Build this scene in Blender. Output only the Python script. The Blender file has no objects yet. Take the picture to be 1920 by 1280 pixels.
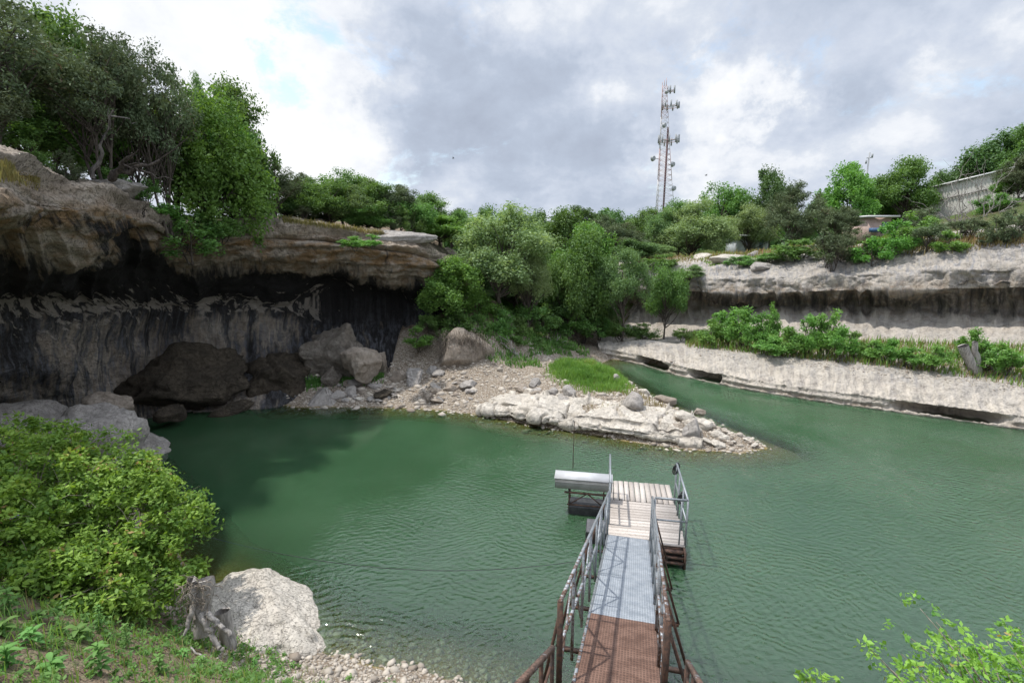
import bpy, bmesh, math, random
import numpy as np
from mathutils import Vector, Matrix
from mathutils.bvhtree import BVHTree
R = math.radians
scene = bpy.context.scene
COL = scene.collection
# ------------------------------------------------------------------ camera
CAMZ = 7.1; PITCH = R(11.2); F = 960.0
cam_d = bpy.data.cameras.new('camera'); cam = bpy.data.objects.new('camera', cam_d); COL.objects.link(cam)
cam_d.lens = 18.0; cam_d.sensor_width = 36.0; cam_d.clip_start = 0.05; cam_d.clip_end = 3000
cam.location = (0, 0, CAMZ); cam.rotation_euler = (R(90) - PITCH, 0, 0)
scene.camera = cam
scene.view_settings.view_transform = 'Standard'
scene.view_settings.look = 'None'
scene.view_settings.exposure = 0.28
scene.view_settings.gamma = 1.0
# ------------------------------------------------------------------ sun
SUN = Vector((-0.40, 0.10, 0.91)).normalized()
sd = bpy.data.lights.new('sun', 'SUN'); sd.energy = 3.3; sd.angle = R(1.2); sd.color = (1.0, 0.95, 0.87)
so = bpy.data.objects.new('sun', sd); COL.objects.link(so)
so.rotation_euler = SUN.to_track_quat('Z', 'Y').to_euler()
# ------------------------------------------------------------------ world
def N(nt, t, **kw):
    n = nt.nodes.new(t)
    for k, v in kw.items():
        if k.startswith('i_'):
            n.inputs[int(k[2:])].default_value = v
        else:
            setattr(n, k, v)
    return n
def L(nt, a, b): nt.links.new(a, b)
def math_n(nt, op, a, b=None, clamp=False):
    n = nt.nodes.new('ShaderNodeMath'); n.operation = op; n.use_clamp = clamp
    for i, v in enumerate((a, b)):
        if v is None: continue
        if isinstance(v, (int, float)): n.inputs[i].default_value = v
        else: nt.links.new(v, n.inputs[i])
    return n.outputs[0]
def mapr(nt, v, a, b, c=0.0, d=1.0, smooth=True):
    n = nt.nodes.new('ShaderNodeMapRange'); n.interpolation_type = 'SMOOTHSTEP' if smooth else 'LINEAR'
    nt.links.new(v, n.inputs[0]); n.inputs[1].default_value = a; n.inputs[2].default_value = b
    n.inputs[3].default_value = c; n.inputs[4].default_value = d
    return n.outputs[0]
def mixc(nt, fac, a, b, blend='MIX'):
    n = nt.nodes.new('ShaderNodeMix'); n.data_type = 'RGBA'; n.blend_type = blend
    if isinstance(fac, (int, float)): n.inputs[0].default_value = fac
    else: nt.links.new(fac, n.inputs[0])
    for i, v in ((6, a), (7, b)):
        if isinstance(v, (tuple, list)): n.inputs[i].default_value = (*v[:3], 1)
        else: nt.links.new(v, n.inputs[i])
    return n.outputs[2]
def noise_n(nt, vec, scale, detail=4, rough=0.5, dist=0.0):
    n = nt.nodes.new('ShaderNodeTexNoise'); n.inputs['Scale'].default_value = scale
    n.inputs['Detail'].default_value = detail; n.inputs['Roughness'].default_value = rough; n.inputs['Distortion'].default_value = dist
    if vec is not None: nt.links.new(vec, n.inputs['Vector'])
    return n.outputs['Fac']
def mapping(nt, vec, scale=(1, 1, 1), loc=(0, 0, 0), rot=(0, 0, 0)):
    n = nt.nodes.new('ShaderNodeMapping'); nt.links.new(vec, n.inputs[0])
    n.inputs['Scale'].default_value = scale; n.inputs['Location'].default_value = loc; n.inputs['Rotation'].default_value = rot
    return n.outputs[0]
def ray(px, py):
    u = (px - 960) / F; v = (640 - py) / F
    return np.array([u, math.cos(PITCH) + v * math.sin(PITCH), -math.sin(PITCH) + v * math.cos(PITCH)])
world = bpy.data.worlds.new('World'); scene.world = world; world.use_nodes = True
nt = world.node_tree; nt.nodes.clear()
out = N(nt, 'ShaderNodeOutputWorld'); bg = N(nt, 'ShaderNodeBackground'); bg.inputs[1].default_value = 0.115
L(nt, bg.outputs[0], out.inputs[0])
sky = N(nt, 'ShaderNodeTexSky'); sky.sky_type = 'NISHITA'; sky.sun_disc = False
sky.sun_elevation = math.asin(SUN.z); sky.sun_rotation = math.atan2(SUN.x, SUN.y)
tc = N(nt, 'ShaderNodeTexCoord'); gen = tc.outputs['Generated']
sep = N(nt, 'ShaderNodeSeparateXYZ'); L(nt, gen, sep.inputs[0])
zc = math_n(nt, 'ADD', math_n(nt, 'MAXIMUM', sep.outputs[2], 0.0), 0.50)
cx_ = math_n(nt, 'DIVIDE', sep.outputs[0], zc); cy_ = math_n(nt, 'DIVIDE', sep.outputs[1], zc)
comb = N(nt, 'ShaderNodeCombineXYZ'); L(nt, cx_, comb.inputs[0]); L(nt, cy_, comb.inputs[1])
pl = comb.outputs[0]
def blob(px, py, rad, amt):
    d = ray(px, py); d = d / np.linalg.norm(d)
    dp = N(nt, 'ShaderNodeVectorMath', operation='DISTANCE'); L(nt, warp, dp.inputs[0]); dp.inputs[1].default_value = tuple(d)
    return mapr(nt, dp.outputs['Value'], 0.0, rad, amt, 0.0)
wn = N(nt, 'ShaderNodeTexNoise'); wn.inputs['Scale'].default_value = 4.0; wn.inputs['Detail'].default_value = 10; wn.inputs['Roughness'].default_value = .62; L(nt, gen, wn.inputs['Vector'])
wv = N(nt, 'ShaderNodeVectorMath', operation='SUBTRACT'); L(nt, wn.outputs['Color'], wv.inputs[0]); wv.inputs[1].default_value = (.5, .5, .5)
ws = N(nt, 'ShaderNodeVectorMath', operation='SCALE'); L(nt, wv.outputs[0], ws.inputs[0]); ws.inputs['Scale'].default_value = 0.55
wa = N(nt, 'ShaderNodeVectorMath', operation='ADD'); L(nt, gen, wa.inputs[0]); L(nt, ws.outputs[0], wa.inputs[1]); warp = wa.outputs[0]
n1 = noise_n(nt, pl, 2.2, 9, 0.58, 0.2)
n2 = noise_n(nt, mapping(nt, pl, (1, 1, 1), (3.1, 7.7, 0)), 5.0, 9, 0.60, 0.2)
bright = math_n(nt, 'ADD', math_n(nt, 'MULTIPLY', math_n(nt, 'SUBTRACT', n1, 0.5), 1.5), math_n(nt, 'MULTIPLY', math_n(nt, 'SUBTRACT', n2, 0.5), 1.25))
bl = bright
for (px, py, rad, amt) in [(400, 70, .40, .36), (560, 200, .30, .34), (620, 270, .2, .15), (1360, 210, .17, .62), (1450, 250, .12, .30), (1290, 290, .16, .22),
                           (1720, 210, .16, .42), (1010, 20, .2, .28), (1250, 60, .2, .2), (700, 130, .15, .12), (1540, 120, .12, .12), (1890, 120, .1, .2),
                           (930, 250, .26, -.42), (800, 150, .2, -.22), (1120, 190, .2, -.26), (1500, 60, .34, -.26), (1700, 70, .25, -.2), (1560, 260, .16, -.30),
                           (1180, 320, .2, -.16), (230, 120, .1, .1), (1000, 340, .25, -.15), (1780, 270, .2, -.12)]:
    bl = math_n(nt, 'ADD', bl, blob(px, py, rad, amt))
n3 = noise_n(nt, mapping(nt, pl, (1, 1, 1), (6.3, 2.2, 0)), 13.0, 8, 0.6, 0.3)
bl = math_n(nt, 'ADD', bl, math_n(nt, 'MULTIPLY', math_n(nt, 'SUBTRACT', n3, 0.5), .35))
cr = N(nt, 'ShaderNodeValToRGB'); L(nt, mapr(nt, bl, -0.8, 0.75, smooth=False), cr.inputs[0])
e = cr.color_ramp.elements
e[0].position = 0.0; e[0].color = (3.1, 3.5, 4.3, 1)
e[1].position = 1.0; e[1].color = (7.7, 7.8, 7.95, 1)
for p_, c_ in ((0.28, (3.7, 4.2, 5.1, 1)), (0.46, (4.6, 5.05, 5.9, 1)), (0.55, (5.1, 5.5, 6.2, 1)), (0.65, (6.2, 6.45, 6.9, 1)), (0.80, (7.0, 7.15, 7.4, 1))):
    q_ = cr.color_ramp.elements.new(p_); q_.color = c_
# blue gaps
gapn = noise_n(nt, mapping(nt, pl, (1, 1, 1), (9.2, 1.4, 0)), 3.4, 10, 0.68, 0.3)
gp = gapn
for (px, py, rad, amt) in [(530, 50, .16, .15), (575, 120, .14, .14), (490, 120, .12, .12), (610, 205, .09, .09), (1320, 215, .08, .08), (720, 315, .16, .10), (1180, 320, .1, .05)]:
    gp = math_n(nt, 'ADD', gp, blob(px, py, rad, amt))
gfac = mapr(nt, gp, 0.57, 0.77, 0, .8)
skc = mixc(nt, 1.0, sky.outputs[0], (1.9, 1.85, 1.7), 'MULTIPLY')
fin = mixc(nt, gfac, cr.outputs[0], skc)
zen = mapr(nt, sep.outputs[2], .36, .72, 1.0, 1.75)      # unseen overhead sky brightened, added for fill light and water sheen
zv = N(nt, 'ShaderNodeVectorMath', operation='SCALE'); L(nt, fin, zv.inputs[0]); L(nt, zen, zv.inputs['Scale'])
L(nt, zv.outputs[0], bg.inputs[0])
# ------------------------------------------------------------------ generic helpers
rng = np.random.default_rng(7)
def tag(o, label=None, cat=None, group=None, kind=None):
    if label: o['label'] = label
    if cat: o['category'] = cat
    if group: o['group'] = group
    if kind: o['kind'] = kind
    return o
def empty(name, loc, rz=0.0):
    o = bpy.data.objects.new(name, None); COL.objects.link(o); o.location = loc; o.rotation_euler = (0, 0, rz)
    o.empty_display_size = 0.1
    return o
def np_mesh(name, verts, faces, mat=None, smooth=False, attrs=None, parent=None):
    """verts (n,3), faces (m,k) array"""
    me = bpy.data.meshes.new(name); verts = np.asarray(verts, np.float32); faces = np.asarray(faces, np.int32)
    m, k = faces.shape
    me.vertices.add(len(verts)); me.vertices.foreach_set('co', verts.ravel())
    me.loops.add(m * k); me.loops.foreach_set('vertex_index', faces.ravel())
    me.polygons.add(m); me.polygons.foreach_set('loop_start', np.arange(0, m * k, k, dtype=np.int32))
    try: me.polygons.foreach_set('loop_total', np.full(m, k, np.int32))
    except Exception: pass
    if smooth: me.polygons.foreach_set('use_smooth', np.ones(m, bool))
    me.update(calc_edges=True)
    for an, av in (attrs or {}).items():
        a = me.attributes.new(an, 'FLOAT', 'POINT'); a.data.foreach_set('value', np.asarray(av, np.float32))
    if mat: me.materials.append(mat)
    o = bpy.data.objects.new(name, me); COL.objects.link(o)
    if parent: o.parent = parent
    return o
def _h(i, j, k, s):
    n = (i * 374761393 + j * 668265263 + k * 2147483647 + s * 974634777) & 0xffffffff
    n = ((n ^ (n >> 13)) * 1274126177) & 0xffffffff
    n = n ^ (n >> 16)
    return (n & 0xffff) / 65535.0
def vnoise(p, s=0):
    p = np.asarray(p, float); f = np.floor(p).astype(np.int64); t = p - f; t = t * t * (3 - 2 * t)
    x, y, z = f[..., 0], f[..., 1], f[..., 2]; r = 0
    for dx in (0, 1):
        wx = t[..., 0] if dx else 1 - t[..., 0]
        for dy in (0, 1):
            wy = t[..., 1] if dy else 1 - t[..., 1]
            for dz in (0, 1):
                wz = t[..., 2] if dz else 1 - t[..., 2]
                r = r + wx * wy * wz * _h(x + dx, y + dy, z + dz, s)
    return r * 2 - 1
def fbm(p, scale=1.0, octv=4, s=0, gain=.5):
    p = np.asarray(p, float) * scale; a = 1.0; r = 0; tot = 0
    for o in range(octv):
        r = r + a * vnoise(p + o * 17.3, s + o); tot += a; a *= gain; p = p * 2.03
    return r / tot
def sstep(x, a, b):
    t = np.clip((np.asarray(x, float) - a) / (b - a), 0, 1); return t * t * (3 - 2 * t)
def grid_faces(nr, nc):
    i = np.arange(nr - 1)[:, None] * nc + np.arange(nc - 1)[None, :]
    i = i.ravel(); return np.stack([i, i + 1, i + 1 + nc, i + nc], 1)
def at(px, py, D):
    d = ray(px, py); t = D / d[1]; return np.array([d[0] * t, D, CAMZ + d[2] * t])
def onz(px, py, z=0.0):
    d = ray(px, py); t = (z - CAMZ) / d[2]; return np.array([d[0] * t, d[1] * t, z])
# primitive accumulators
class MB:
    def __init__(s): s.v = []; s.f = []; s.n = 0
    def add(s, v, f):
        v = np.asarray(v, float); f = np.asarray(f, int)
        s.v.append(v); s.f.append(f + s.n); s.n += len(v)
    def box(s, c, size, M=None):
        x, y, z = [q / 2 for q in size]
        v = np.array([[-x, -y, -z], [x, -y, -z], [x, y, -z], [-x, y, -z], [-x, -y, z], [x, -y, z], [x, y, z], [-x, y, z]])
        if M is not None: v = v @ np.asarray(M).T
        v = v + np.asarray(c)
        s.add(v, [[0, 3, 2, 1], [4, 5, 6, 7], [0, 1, 5, 4], [1, 2, 6, 5], [2, 3, 7, 6], [3, 0, 4, 7]])
    def beam(s, a, b, w, h=None, up=(0, 0, 1)):
        a = np.asarray(a, float); b = np.asarray(b, float); h = h or w
        d = b - a; ln = np.linalg.norm(d); d = d / ln
        u = np.asarray(up, float)
        if abs(d @ u) > .98: u = np.array([0, 1., 0])
        x = np.cross(d, u); x /= np.linalg.norm(x); z = np.cross(x, d)
        M = np.stack([x, d, z], 1)
        s.box((a + b) / 2, (w, ln, h), M)
    def tube(s, pts, rad, n=6):
        pts = np.asarray(pts, float); rad = np.broadcast_to(np.asarray(rad, float), (len(pts),))
        t = np.gradient(pts, axis=0); t /= (np.linalg.norm(t, axis=1, keepdims=True) + 1e-9)
        up = np.array([0.31, 0.17, 0.93]); x = np.cross(t, up); x /= (np.linalg.norm(x, axis=1, keepdims=True) + 1e-9); y = np.cross(t, x)
        ang = np.linspace(0, 2 * np.pi, n, endpoint=False)
        v = pts[:, None] + rad[:, None, None] * (np.cos(ang)[None, :, None] * x[:, None] + np.sin(ang)[None, :, None] * y[:, None])
        k = len(pts); f = []
        base = (np.arange(k - 1)[:, None] * n); j = np.arange(n)[None, :]; j2 = (j + 1) % n
        f = np.stack([base + j, base + j2, base + n + j2, base + n + j], -1).reshape(-1, 4)
        s.add(v.reshape(-1, 3), f)
        s.add(v[0], [[0, 1, 2, 3]] if n == 4 else [[0, i, i + 1, i + 1] for i in range(1, n - 1)][:0] or [[0, 1, n - 2, n - 1]])
        s.add(v[-1], [[0, 1, n - 2, n - 1]])
    def build(s, name, mat=None, parent=None, smooth=False, origin=None, attrs=None):
        v = np.concatenate(s.v); f = np.concatenate(s.f)
        if origin is not None: v = v - np.asarray(origin)
        return np_mesh(name, v, f, mat, smooth, attrs, parent)
# ------------------------------------------------------------------ materials
def newmat(name):
    m = bpy.data.materials.new(name); m.use_nodes = True; nt = m.node_tree; nt.nodes.clear()
    o = N(nt, 'ShaderNodeOutputMaterial'); p = N(nt, 'ShaderNodeBsdfPrincipled'); L(nt, p.outputs[0], o.inputs[0])
    return m, nt, p, o
def pos_n(nt): return N(nt, 'ShaderNodeNewGeometry').outputs['Position']
def attr_n(nt, name): return N(nt, 'ShaderNodeAttribute', attribute_name=name).outputs['Fac']
def bump_n(nt, h, strength=.6, dist=.05, prev=None):
    b = N(nt, 'ShaderNodeBump'); b.inputs['Strength'].default_value = strength; b.inputs['Distance'].default_value = dist
    L(nt, h, b.inputs['Height'])
    if prev is not None: L(nt, prev, b.inputs['Normal'])
    return b.outputs[0]
def rock_mat(name, c1, c2, c3, scale=1.0, stain=False, bump=.05, pits=.5, obj=False, strata=0.0, soft=False):
    m, nt, p, o = newmat(name)
    pos = N(nt, 'ShaderNodeTexCoord').outputs['Object'] if obj else pos_n(nt)
    a = noise_n(nt, pos, 0.9 * scale, 6, .6, .4); b = noise_n(nt, pos, 5.0 * scale, 8, .65)
    d = noise_n(nt, pos, 26 * scale, 5, .7)
    col = mixc(nt, mapr(nt, a, .38, .62), c1, c2)
    col = mixc(nt, mapr(nt, b, .45, .68, 0, .8), col, c3)
    vor = N(nt, 'ShaderNodeTexVoronoi', feature='DISTANCE_TO_EDGE'); vor.inputs['Scale'].default_value = 1.3 * scale
    dv = N(nt, 'ShaderNodeVectorMath', operation='ADD'); L(nt, pos, dv.inputs[0])
    cn = N(nt, 'ShaderNodeTexNoise'); cn.inputs['Scale'].default_value = 1.7 * scale; cn.inputs['Detail'].default_value = 6; L(nt, pos, cn.inputs['Vector']); L(nt, cn.outputs['Color'], dv.inputs[1])
    L(nt, mapping(nt, dv.outputs[0], (1, 1, 2.2)), vor.inputs['Vector'])
    crack = mapr(nt, vor.outputs['Distance'], 0.0, .05)
    pit = mapr(nt, noise_n(nt, pos, 14 * scale, 6, .7), .30, .47)
    col = mixc(nt, math_n(nt, 'MULTIPLY', math_n(nt, 'SUBTRACT', 1.0, pit), pits), col, tuple(x * .35 for x in c1))
    col = mixc(nt, mapr(nt, d, .35, .75, 0, .35), col, tuple(min(1, x * 1.25) for x in c2))
    if stain:
        st = attr_n(nt, 'stain'); oc = attr_n(nt, 'ochre'); pale = attr_n(nt, 'pale')
        uu = attr_n(nt, 'along'); vv = attr_n(nt, 'down')
        cmb = N(nt, 'ShaderNodeCombineXYZ'); L(nt, uu, cmb.inputs[0]); L(nt, vv, cmb.inputs[1])
        wob = N(nt, 'ShaderNodeTexNoise'); wob.inputs['Scale'].default_value = .8; L(nt, pos, wob.inputs['Vector'])
        sv = N(nt, 'ShaderNodeVectorMath', operation='MULTIPLY_ADD'); L(nt, wob.outputs['Color'], sv.inputs[0]); sv.inputs[1].default_value = (.28, .5, 0); L(nt, cmb.outputs[0], sv.inputs[2])
        s1 = noise_n(nt, mapping(nt, sv.outputs[0], (3.0, .30, 1) if soft else (2.1, .34, 1)), 1.0, 6, .62, .1)
        s2 = noise_n(nt, mapping(nt, sv.outputs[0], (5.5, 1.3, 1), (5, 2, 0)), 1.0, 7, .68, .3)
        streak = math_n(nt, 'ADD', math_n(nt, 'MULTIPLY', s1, .65), math_n(nt, 'MULTIPLY', s2, .35))
        oc_f = math_n(nt, 'MULTIPLY', oc, mapr(nt, noise_n(nt, mapping(nt, pos, (1, 1, 2.4)), 1.5, 6, .6), .38, .6))
        col = mixc(nt, oc_f, col, (.21, .135, .070))
        pl_f = math_n(nt, 'MULTIPLY', pale, mapr(nt, s1, .42, .58))
        col = mixc(nt, pl_f, col, (.49, .445, .385))
        thr = math_n(nt, 'ADD', streak, math_n(nt, 'MULTIPLY', math_n(nt, 'SUBTRACT', st, .5), .55))
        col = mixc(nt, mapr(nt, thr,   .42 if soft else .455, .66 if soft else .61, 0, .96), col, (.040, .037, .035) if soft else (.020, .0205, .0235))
        lim = attr_n(nt, 'lime'); lb_ = noise_n(nt, mapping(nt, sv.outputs[0], (1.9, 2.6, 1), (2, 8, 0)), 1.0, 7, .66, .3)
        col = mixc(nt, mapr(nt, math_n(nt, 'ADD', lb_, math_n(nt, 'MULTIPLY', lim, .20)), .64, .70, 0, .85), col, (.42, .38, .335))
        gr = attr_n(nt, 'grey_tone')
        col = mixc(nt, math_n(nt, 'MULTIPLY', gr, mapr(nt, s2, .42, .7, .0, .8)), col, (.22, .23, .26))  # blue-grey tone mixed over the rock in streaky patches
    L(nt, col, p.inputs['Base Color']); p.inputs['Roughness'].default_value = .93
    p.inputs['Specular IOR Level'].default_value = .2
    h = math_n(nt, 'ADD', math_n(nt, 'MULTIPLY', b, .7), math_n(nt, 'MULTIPLY', pit, .35))
    h = math_n(nt, 'ADD', h, math_n(nt, 'MULTIPLY', crack, .30)); h = math_n(nt, 'ADD', h, math_n(nt, 'MULTIPLY', d, .3))
    if strata:
        h = math_n(nt, 'ADD', h, math_n(nt, 'MULTIPLY', noise_n(nt, mapping(nt, pos, (.6, .6, 9)), 1.2, 6, .6), strata))
    L(nt, bump_n(nt, h, 1.0, bump), p.inputs['Normal'])
    return m
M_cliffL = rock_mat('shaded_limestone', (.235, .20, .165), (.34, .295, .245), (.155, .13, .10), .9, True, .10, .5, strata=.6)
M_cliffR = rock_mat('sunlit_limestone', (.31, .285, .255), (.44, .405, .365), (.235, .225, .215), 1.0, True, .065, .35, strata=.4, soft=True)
M_pale = rock_mat('pale_limestone', (.49, .45, .395), (.60, .555, .49), (.34, .31, .275), 1.6, False, .05, .55)
M_grey = rock_mat('grey_limestone', (.33, .31, .29), (.42, .39, .365), (.22, .205, .19), 1.6, False, .05, .6)
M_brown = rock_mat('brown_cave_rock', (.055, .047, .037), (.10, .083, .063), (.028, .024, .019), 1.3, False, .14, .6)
M_mass = rock_mat('craggy_shaded_rock', (.20, .175, .145), (.27, .245, .215), (.12, .10, .08), 1.5, False, .12, .6)
M_tan = rock_mat('tan_rock', (.30, .255, .21), (.38, .33, .28), (.21, .17, .135), 2.0, False, .05, .4)
def leaf_mat(name, c1, c2, c3=None, trans=.36, gloss=.04):
    m = bpy.data.materials.new(name); m.use_nodes = True; nt = m.node_tree; nt.nodes.clear()
    o = N(nt, 'ShaderNodeOutputMaterial')
    t = attr_n(nt, 'tint'); oi = N(nt, 'ShaderNodeObjectInfo').outputs['Random']
    col = mixc(nt, t, c1, c2)
    if c3: col = mixc(nt, mapr(nt, t, .93, .99), col, c3)
    hs = N(nt, 'ShaderNodeHueSaturation'); L(nt, col, hs.inputs['Color'])
    L(nt, mapr(nt, oi, 0, 1, .485, .515, False), hs.inputs['Hue']); L(nt, mapr(nt, oi, 0, 1, .82, 1.18, False), hs.inputs['Value'])
    d = N(nt, 'ShaderNodeBsdfDiffuse'); tr = N(nt, 'ShaderNodeBsdfTranslucent'); g = N(nt, 'ShaderNodeBsdfGlossy'); g.inputs['Roughness'].default_value = .6
    L(nt, hs.outputs[0], d.inputs[0])
    tc_ = mixc(nt, 1.0, hs.outputs[0], (1.25, 1.2, .6), 'MULTIPLY'); L(nt, tc_, tr.inputs[0])
    a = N(nt, 'ShaderNodeMixShader'); a.inputs[0].default_value = trans; L(nt, d.outputs[0], a.inputs[1]); L(nt, tr.outputs[0], a.inputs[2])
    b = N(nt, 'ShaderNodeMixShader'); b.inputs[0].default_value = gloss; L(nt, a.outputs[0], b.inputs[1]); L(nt, g.outputs[0], b.inputs[2])
    g.inputs[0].default_value = (.8, .9, .8, 1)
    L(nt, b.outputs[0], o.inputs[0]); return m
LM = {
 'oak': leaf_mat('oak_leaves', (0.075, 0.165, 0.04), (0.18, 0.325, 0.085), None),
 'bright': leaf_mat('bright_leaves', (0.095, 0.225, 0.045), (0.215, 0.41, 0.085), None),
 'elm': leaf_mat('elm_leaves', (0.1, 0.185, 0.07), (0.225, 0.345, 0.135), None),
 'silver': leaf_mat('greygreen_leaves', (0.14, 0.21, 0.09), (0.32, 0.41, 0.19), None),
 'juniper': leaf_mat('juniper_foliage', (0.07, 0.105, 0.055), (0.16, 0.20, 0.105), (.16, .12, .08), .18, .03),
 'deep': leaf_mat('deep_green_leaves', (0.055, 0.115, 0.038), (0.12, 0.215, 0.068), None, .28),
 'bush': leaf_mat('bramble_leaves', (0.085, 0.22, 0.035), (0.32, 0.54, 0.08), (.40, .28, .10), .36, .03),
 'herb': leaf_mat('herb_leaves', (0.075, 0.18, 0.045), (0.17, 0.33, 0.085), None, .35, .02),
 'grass': leaf_mat('grass_blades', (0.1, 0.23, 0.04), (0.27, 0.42, 0.1), (.42, .34, .18), .4, .03),
 'drygrass': leaf_mat('dry_grass_blades', (.17, .17, .06), (.36, .28, .13), (.35, .18, .10), .3, .03),
}
def bark_mat(name, c1, c2):
    m, nt, p, o = newmat(name); pos = pos_n(nt)
    n = noise_n(nt, mapping(nt, pos, (8, 8, 1.5)), 2.0, 6, .65)
    L(nt, mixc(nt, mapr(nt, n, .35, .65), c1, c2), p.inputs['Base Color']); p.inputs['Roughness'].default_value = .95
    L(nt, bump_n(nt, n, 1, .03), p.inputs['Normal']); return m
M_bark = bark_mat('dark_bark', (.045, .036, .03), (.13, .11, .095))
M_dead = bark_mat('weathered_dead_wood', (.20, .185, .175), (.42, .39, .365))
M_dgrey = bark_mat('grey_bark', (.09, .08, .075), (.20, .18, .17))
M_root = bark_mat('dry_roots', (.15, .125, .10), (.33, .28, .23))
# ------------------------------------------------------------------ terrain functions
near_shore = np.array([(-80, 26), (-40, 20), (-22, 17.5), (-15.5, 16.0), (-13.0, 15.2), (-9.6, 12.3), (-7.0, 10.0), (-5.1, 8.9), (-3.3, 7.75), (-1.6, 7.35), (-.4, 7.0), (.8, 6.3), (2.2, 6.0), (6, 5.6), (14, 3.0), (24, 0), (45, -6), (90, -14)])
near_poly = np.vstack([near_shore, [(90, -400), (-80, -400)]])
far_poly = np.array([(-60, 30), (-22, 26), (-12, 23.2), (-10.5, 21.7), (-9.2, 21.15), (-7, 21.2), (-5, 21.1), (-3, 20.8), (-1.3, 20.2), (.8, 19.0), (2.8, 18.1), (4.6, 17.2), (6.2, 16.6), (7.6, 16.4), (8.96, 16.75),
    (8.5, 17.7), (7.96, 18.6), (7.3, 20.2), (6.3, 22.5), (5.5, 25.8), (5.0, 27.6), (5.3, 29.2), (6.0, 30.4), (8.0, 29.6), (10.5, 27.0), (13, 24.5), (17, 21.5), (21, 18.5), (32, 9), (60, -2), (300, -40), (300, 1500), (-300, 1500), (-300, 30)])
def seg_dist(P, poly, closed=True):
    d2 = np.full(P.shape[:-1], 1e18); n = len(poly)
    for i in range(n if closed else n - 1):
        a = poly[i]; b = poly[(i + 1) % n]; ab = b - a
        t = np.clip(((P - a) @ ab) / (ab @ ab), 0, 1); q = a + t[..., None] * ab
        d2 = np.minimum(d2, ((P - q) ** 2).sum(-1))
    return np.sqrt(d2)
def inside(P, poly):
    x = P[..., 0]; y = P[..., 1]; r = np.zeros(x.shape, bool); n = len(poly); j = n - 1
    for i in range(n):
        xi, yi = poly[i]; xj, yj = poly[j]
        if yi != yj:
            c = ((yi > y) != (yj > y)) & (x < (xj - xi) * (y - yi) / (yj - yi) + xi); r ^= c
        j = i
    return r
NQ = np.array([.667, .745]); SQ = np.array([.745, -.667])
# left rim, by column pixel
LC = np.array([-500, -250, -80, 0, 60, 120, 180, 230, 262, 300, 340, 385, 430, 480, 520, 600, 650, 700, 750, 790, 830, 880], float)
def lerp_c(pts, cols):
    a = np.array(sorted(pts)); return np.interp(cols, a[:, 0], a[:, 1])
rim_py = lerp_c([(-500, 190), (-250, 232), (-80, 272), (0, 292), (60, 312), (120, 338), (180, 350), (230, 360), (262, 385), (300, 412), (340, 430), (430, 432), (480, 416), (520, 414), (600, 424), (700, 438), (750, 444), (790, 452), (830, 478), (880, 500)], LC)
rim_D = lerp_c([(-500, 6.0), (-250, 8.6), (0, 11), (120, 13.5), (230, 16), (262, 16.8), (340, 19.5), (430, 21), (520, 22.5), (600, 23.5), (700, 24.8), (790, 26), (830, 27), (880, 29)], LC)
rimP = np.array([at(a, b, c) for a, b, c in zip(LC, rim_py, rim_D)])
rim_az = np.arctan2(rimP[:, 0], rimP[:, 1]); rim_r = np.hypot(rimP[:, 0], rimP[:, 1]); rim_z = rimP[:, 2]
def zR(x, y):
    q = x * NQ[0] + y * NQ[1]; s = x * SQ[0] + y * SQ[1]
    k = np.interp(s, [-25, -10, 2, 20], [.0, .03, .20, .24])
    return np.clip(5.8 + .10 * (s + 10.5) + np.clip(q - 38, 0, 16) * k, 4.5, 12)
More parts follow.
